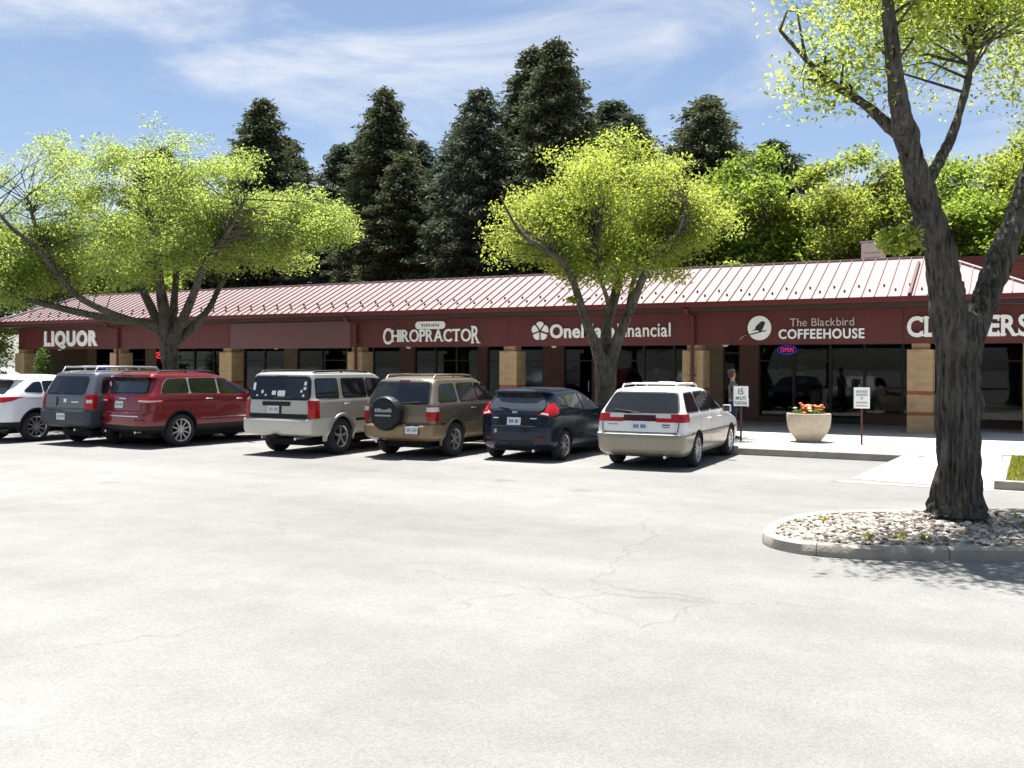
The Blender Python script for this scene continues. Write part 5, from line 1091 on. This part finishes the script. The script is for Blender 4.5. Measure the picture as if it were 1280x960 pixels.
for x, y, rz, s1, s2, src, lab in (
    (-29.0, 48, 1.0, 1.1, 1.0, cB, 'tall evergreen standing behind the chiropractor roof, half hidden by its neighbours'),
    (-21.5, 44.5, 2.1, 1.05, 1.05, cA, 'dark evergreen behind the roof just left of the forked tree crown'),
    (-37.0, 47, .7, 1.1, .95, cB, 'evergreen behind the roof right of the wide left tree'),
    (-42.5, 46, 3.3, 1.15, 1.05, cA, 'evergreen mostly hidden behind the wide left tree crown'),
    (-17.8, 45.5, 4.0, 1.0, .9, cB, 'evergreen behind the roof hidden by the forked tree crown'),
    (-14.2, 46.5, 5.1, .95, .85, cA, 'evergreen behind the roof right of the forked tree crown'),
    (-49.0, 45, 2.5, 1.1, .9, cB, 'evergreen seen through the far left tree foliage'),
    (-25.5, 50, 1.7, 1.3, 1.15, cA, 'tallest evergreen at the back behind the roof'),
    (-34.5, 51, 2.9, 1.35, 1.0, cB, 'evergreen in the second row behind the blank sign panel'),
    (-21.0, 51, .3, 1.35, 1.05, cB, 'evergreen in the second row left of the forked tree crown'),
    (-46.0, 52, 5.3, 1.4, 1.0, cA, 'evergreen in the second row behind the liquor shop'),
    (-16.0, 52, 3.9, 1.35, .95, cA, 'evergreen in the second row behind the forked tree crown'),
    (-30.0, 43.2, 4.6, .9, .75, cA, 'short evergreen behind the roof left of the chiropractor oval plate'),
    (-12.0, 51, 1.1, 1.3, .85, cB, 'evergreen in the second row behind the coffeehouse'),
    (-39.5, 53, .2, 1.3, 1.1, cB, 'evergreen in the back row behind the wide left tree'),
    (-28.5, 55, 2.2, 1.35, 1.15, cB, 'evergreen in the back row above the chiropractor sign'),
    (-56.0, 50, 4.2, 1.4, 1.0, cA, 'evergreen beyond the far left end of the lot')):
    dup(src, (x, y, 0), rz, (s1, s2), lab)
conifer('spruce_tree', 'low dark blue-grey spruce at the left end of the arcade', (-41.6, 25.6, 0), 5.8, 2.1, 44, 'needle_blue', low=.02, group=None)
def broadleaf(name, label, loc, h, rad, seed, leafm, n=760, per=44, size=.2):
    k = h / 10; L = [[(0, 0, -.1, .24 * k), (0, 0, 2 * k, .18 * k), (.1, 0, 4 * k, .14 * k), (.1, .1, 7 * k, .06 * k)]]
    r_ = random.Random(seed)
    for j in range(6): a = j * 1.05 + r_.random() * .5; L.append([(.05, 0, (2 + j * .45) * k, .1 * k), (math.cos(a) * rad * .4, math.sin(a) * rad * .4, (4 + j * .5) * k, .06 * k), (math.cos(a) * rad * .75, math.sin(a) * rad * .75, (5.6 + j * .45) * k, .025 * k)])
    bl = [(0, 0, h * .60, rad, rad, h * .36, n), (0, 0, h * .38, rad * .95, rad * .95, h * .2, n // 2)]
    return make_tree(name, label, loc, L, bl, leafm, 'bark_dark', size, per, seed, group='leafy trees behind the roof', hi=7, sub=3, spread=.33)
bA = broadleaf('leafy_tree', 'mid-green leafy tree behind the roof above the coffeehouse bird emblem', (-11.0, 40.5, 0), 11.5, 3.6, 51, 'leaf_mid')
bB = broadleaf('leafy_tree', 'olive-green leafy tree behind the roof above the coffeehouse lettering', (-7.2, 42.5, 0), 12.0, 3.7, 52, 'leaf_olive')
for x, y, rz, s1, s2, src, lab in (
    (-3.6, 45.5, 1.2, 1.05, 1.0, bA, 'green leafy tree behind the pale rooftop vent'),
    (0.9, 47.0, 2.6, 1.1, 1.1, bB, 'leafy tree behind the red brick building, seen between the trunk forks'),
    (4.5, 46.0, 4.0, 1.1, 1.05, bA, 'leafy tree at the right behind the red brick building'),
    (-15.2, 42.0, 3.6, .9, .85, bB, 'small olive leafy tree behind the roof right of the forked tree'),
    (-46.0, 38.0, .4, 1.15, .9, bA, 'leafy tree beyond the left end of the arcade roof'),
    (-53.0, 34.0, 2.0, 1.2, 1.0, bB, 'leafy tree left of the spruce at the end of the lot')):
    dup(src, (x, y, 0), rz, (s1, s2), lab)
for x, y, rz, s1, src, w in ((-34, -26, .3, 1.3, bA, 'liquor shop'), (-25, -30, 1.4, 1.2, bB, 'blank sign panel'), (-16, -27, 2.2, 1.35, bA, 'chiropractor'), (-7, -31, 3.0, 1.25, bB, 'finance office'), (2, -28, 4.1, 1.3, bA, 'coffeehouse'), (11, -30, 5.0, 1.3, bB, 'cleaners')):  # unseen row behind the camera, added to darken the shop window reflections
    dup(src, (x, y, 0), rz, (s1, s1), 'unseen leafy tree added for window reflections opposite the ' + w)['group'] = 'unseen trees added for window reflections'
# narrow shrub in front of the liquor shop
e = empty('shrub', (-36.3, 26.3, SWZ)); tag(e, 'slender green shrub in front of the liquor shop', 'shrub')
MB().tube([(0, 0, 0), (.03, .02, 1.2), (0, .03, 2.2)], [.03, .022, .008], 6).build('stem', M['bark_mid'], e)
v = leaf_cloud(np.array([0, 0, 1.45]), np.array([.42, .42, 1.05]), 1500, .10, 61); raw_mesh('foliage', v, np.arange(len(v)).reshape(-1, 4), M['shrub_leaf'], e)
# buildings and plant behind the arcade
e = empty('brick_building', (2.0, 41, 0)); tag(e, 'red brick building behind the right end of the roof', 'building')
MB().box(-3.6, 6, 0, 8, 0, 5.9).build('wall', M['red_brick'], e); MB().box(-3.7, 6.1, -.1, 8.1, 5.9, 6.1).build('coping', M['brown_wall'], e)
for x in (-2.4, -.2, 2.0):
    w = empty('window', (x, -.02, 4.6), 0, e); MB().box(-.6, .6, -.03, .04, -.5, .6).build('frame', M['dark_frame'], w); MB().box(-.52, .52, -.036, -.031, -.42, .52).build('pane', M['car_glass'], w)
e = empty('rooftop_vent', (-4.72, 34, 4.25)); tag(e, 'pale square vent stack on the flat roof behind the ridge', 'vent')
MB().box(-.34, .34, -.34, .34, 0, 1.72, .01).build('stack', mat('vent_paint', (.80, .74, .62), .7, var=.12), e); MB().box(-.38, .38, -.38, .38, 1.72, 1.78, .01).build('cap', M['alloy_dull'], e)
for q in range(3): MB().box(-.25, .25, -.352, -.341, 1.05 + q * .16, 1.09 + q * .16).build('louvre', M['concrete'], e)

# ------------------------------------------------------------------ person behind the first sign
def person():
    J = [((0, 0, .95), .145), ((0, .01, 1.12), .13), ((0, .015, 1.30), .15), ((0, 0, 1.42), .10), ((0, -.005, 1.50), .055), ((0, .0, 1.57), .075), ((0, .005, 1.65), .085), ((0, .0, 1.72), .05)]
    E = [(k, k + 1) for k in range(7)]
    def chain(root, pts):
        p = root
        for q in pts: J.append(q); E.append((p, len(J) - 1)); p = len(J) - 1
    for s in (-1, 1): chain(0, [((s * .09, 0, .86), .105), ((s * .10, .01, .50), .07), ((s * .105, -.01, .28), .055), ((s * .105, -.02, .08), .042), ((s * .11, .10, .035), .035), ((s * .115, .17, .03), .025)])
    chain(2, [((-.17, 0, 1.36), .065), ((-.22, .01, 1.12), .05), ((-.21, .07, .92), .04), ((-.20, .11, .82), .032), ((-.195, .13, .75), .022)])
    chain(2, [((.17, 0, 1.36), .065), ((.23, .0, 1.13), .05), ((.22, .16, .98), .04), ((.21, .26, .96), .032), ((.20, .33, .95), .022)])
    me = bpy.data.meshes.new('body'); me.from_pydata([j[0] for j in J], E, []); o = bpy.data.objects.new('body', me); link(o)
    md = o.modifiers.new('skin', 'SKIN'); o.modifiers.new('sub', 'SUBSURF').levels = 2
    for v, j in zip(me.skin_vertices[0].data, J): v.radius = (j[1], j[1] * .85)
    me.skin_vertices[0].data[0].use_root = True
    bpy.context.view_layer.update(); dg = bpy.context.evaluated_depsgraph_get(); m2 = bpy.data.meshes.new_from_object(o.evaluated_get(dg)); o.modifiers.clear(); o.data = m2; m2.materials.clear()
    for m_ in (mat('skin', (.45, .26, .18), .5), mat('grey_shirt', (.13, .115, .10), .85, var=.2, vscale=12), mat('navy_cloth', (.018, .022, .06), .85, var=.2, vscale=10), mat('shoe', (.02, .02, .02), .6)): m2.materials.append(m_)
    for p in m2.polygons:
        c = p.center; p.use_smooth = True
        p.material_index = 3 if c.z < .07 else (2 if c.z < .97 and abs(c.x) < .19 and c.y < .2 else (1 if 1.0 < c.z < 1.46 and not (c.y > .12) else 0))
    e = empty('person', (-6.50, 23.45, SWZ), R(-60)); e.scale = (.95, .95, .95); tag(e, 'person in grey top and navy trousers standing behind the 15 minute sign', 'person'); o.parent = e
    bm = bmesh.new(); bmesh.ops.create_uvsphere(bm, u_segments=14, v_segments=10, radius=.115)
    for v in bm.verts:
        v.co = Vector((v.co.x * .88, v.co.y * 1.0 - .02, v.co.z * 1.05 + 1.665))
    bmesh.ops.delete(bm, geom=[v for v in bm.verts if v.co.y > .045 and v.co.z < 1.70], context='VERTS')
    hm = bpy.data.meshes.new('hair'); bm.to_mesh(hm); bm.free(); hm.materials.append(mat('hair', (.06, .032, .018), .7, var=.3, vscale=20)); h = bpy.data.objects.new('hair', hm); link(h); h.parent = e
    p = MB().box(.11, .27, .335, .345, .82, 1.03).build('paper', M['paper'])
    p.location = e.location; p.rotation_euler = e.rotation_euler; p.scale = e.scale; tag(p, 'white paper held by the person behind the sign', 'paper')
person()
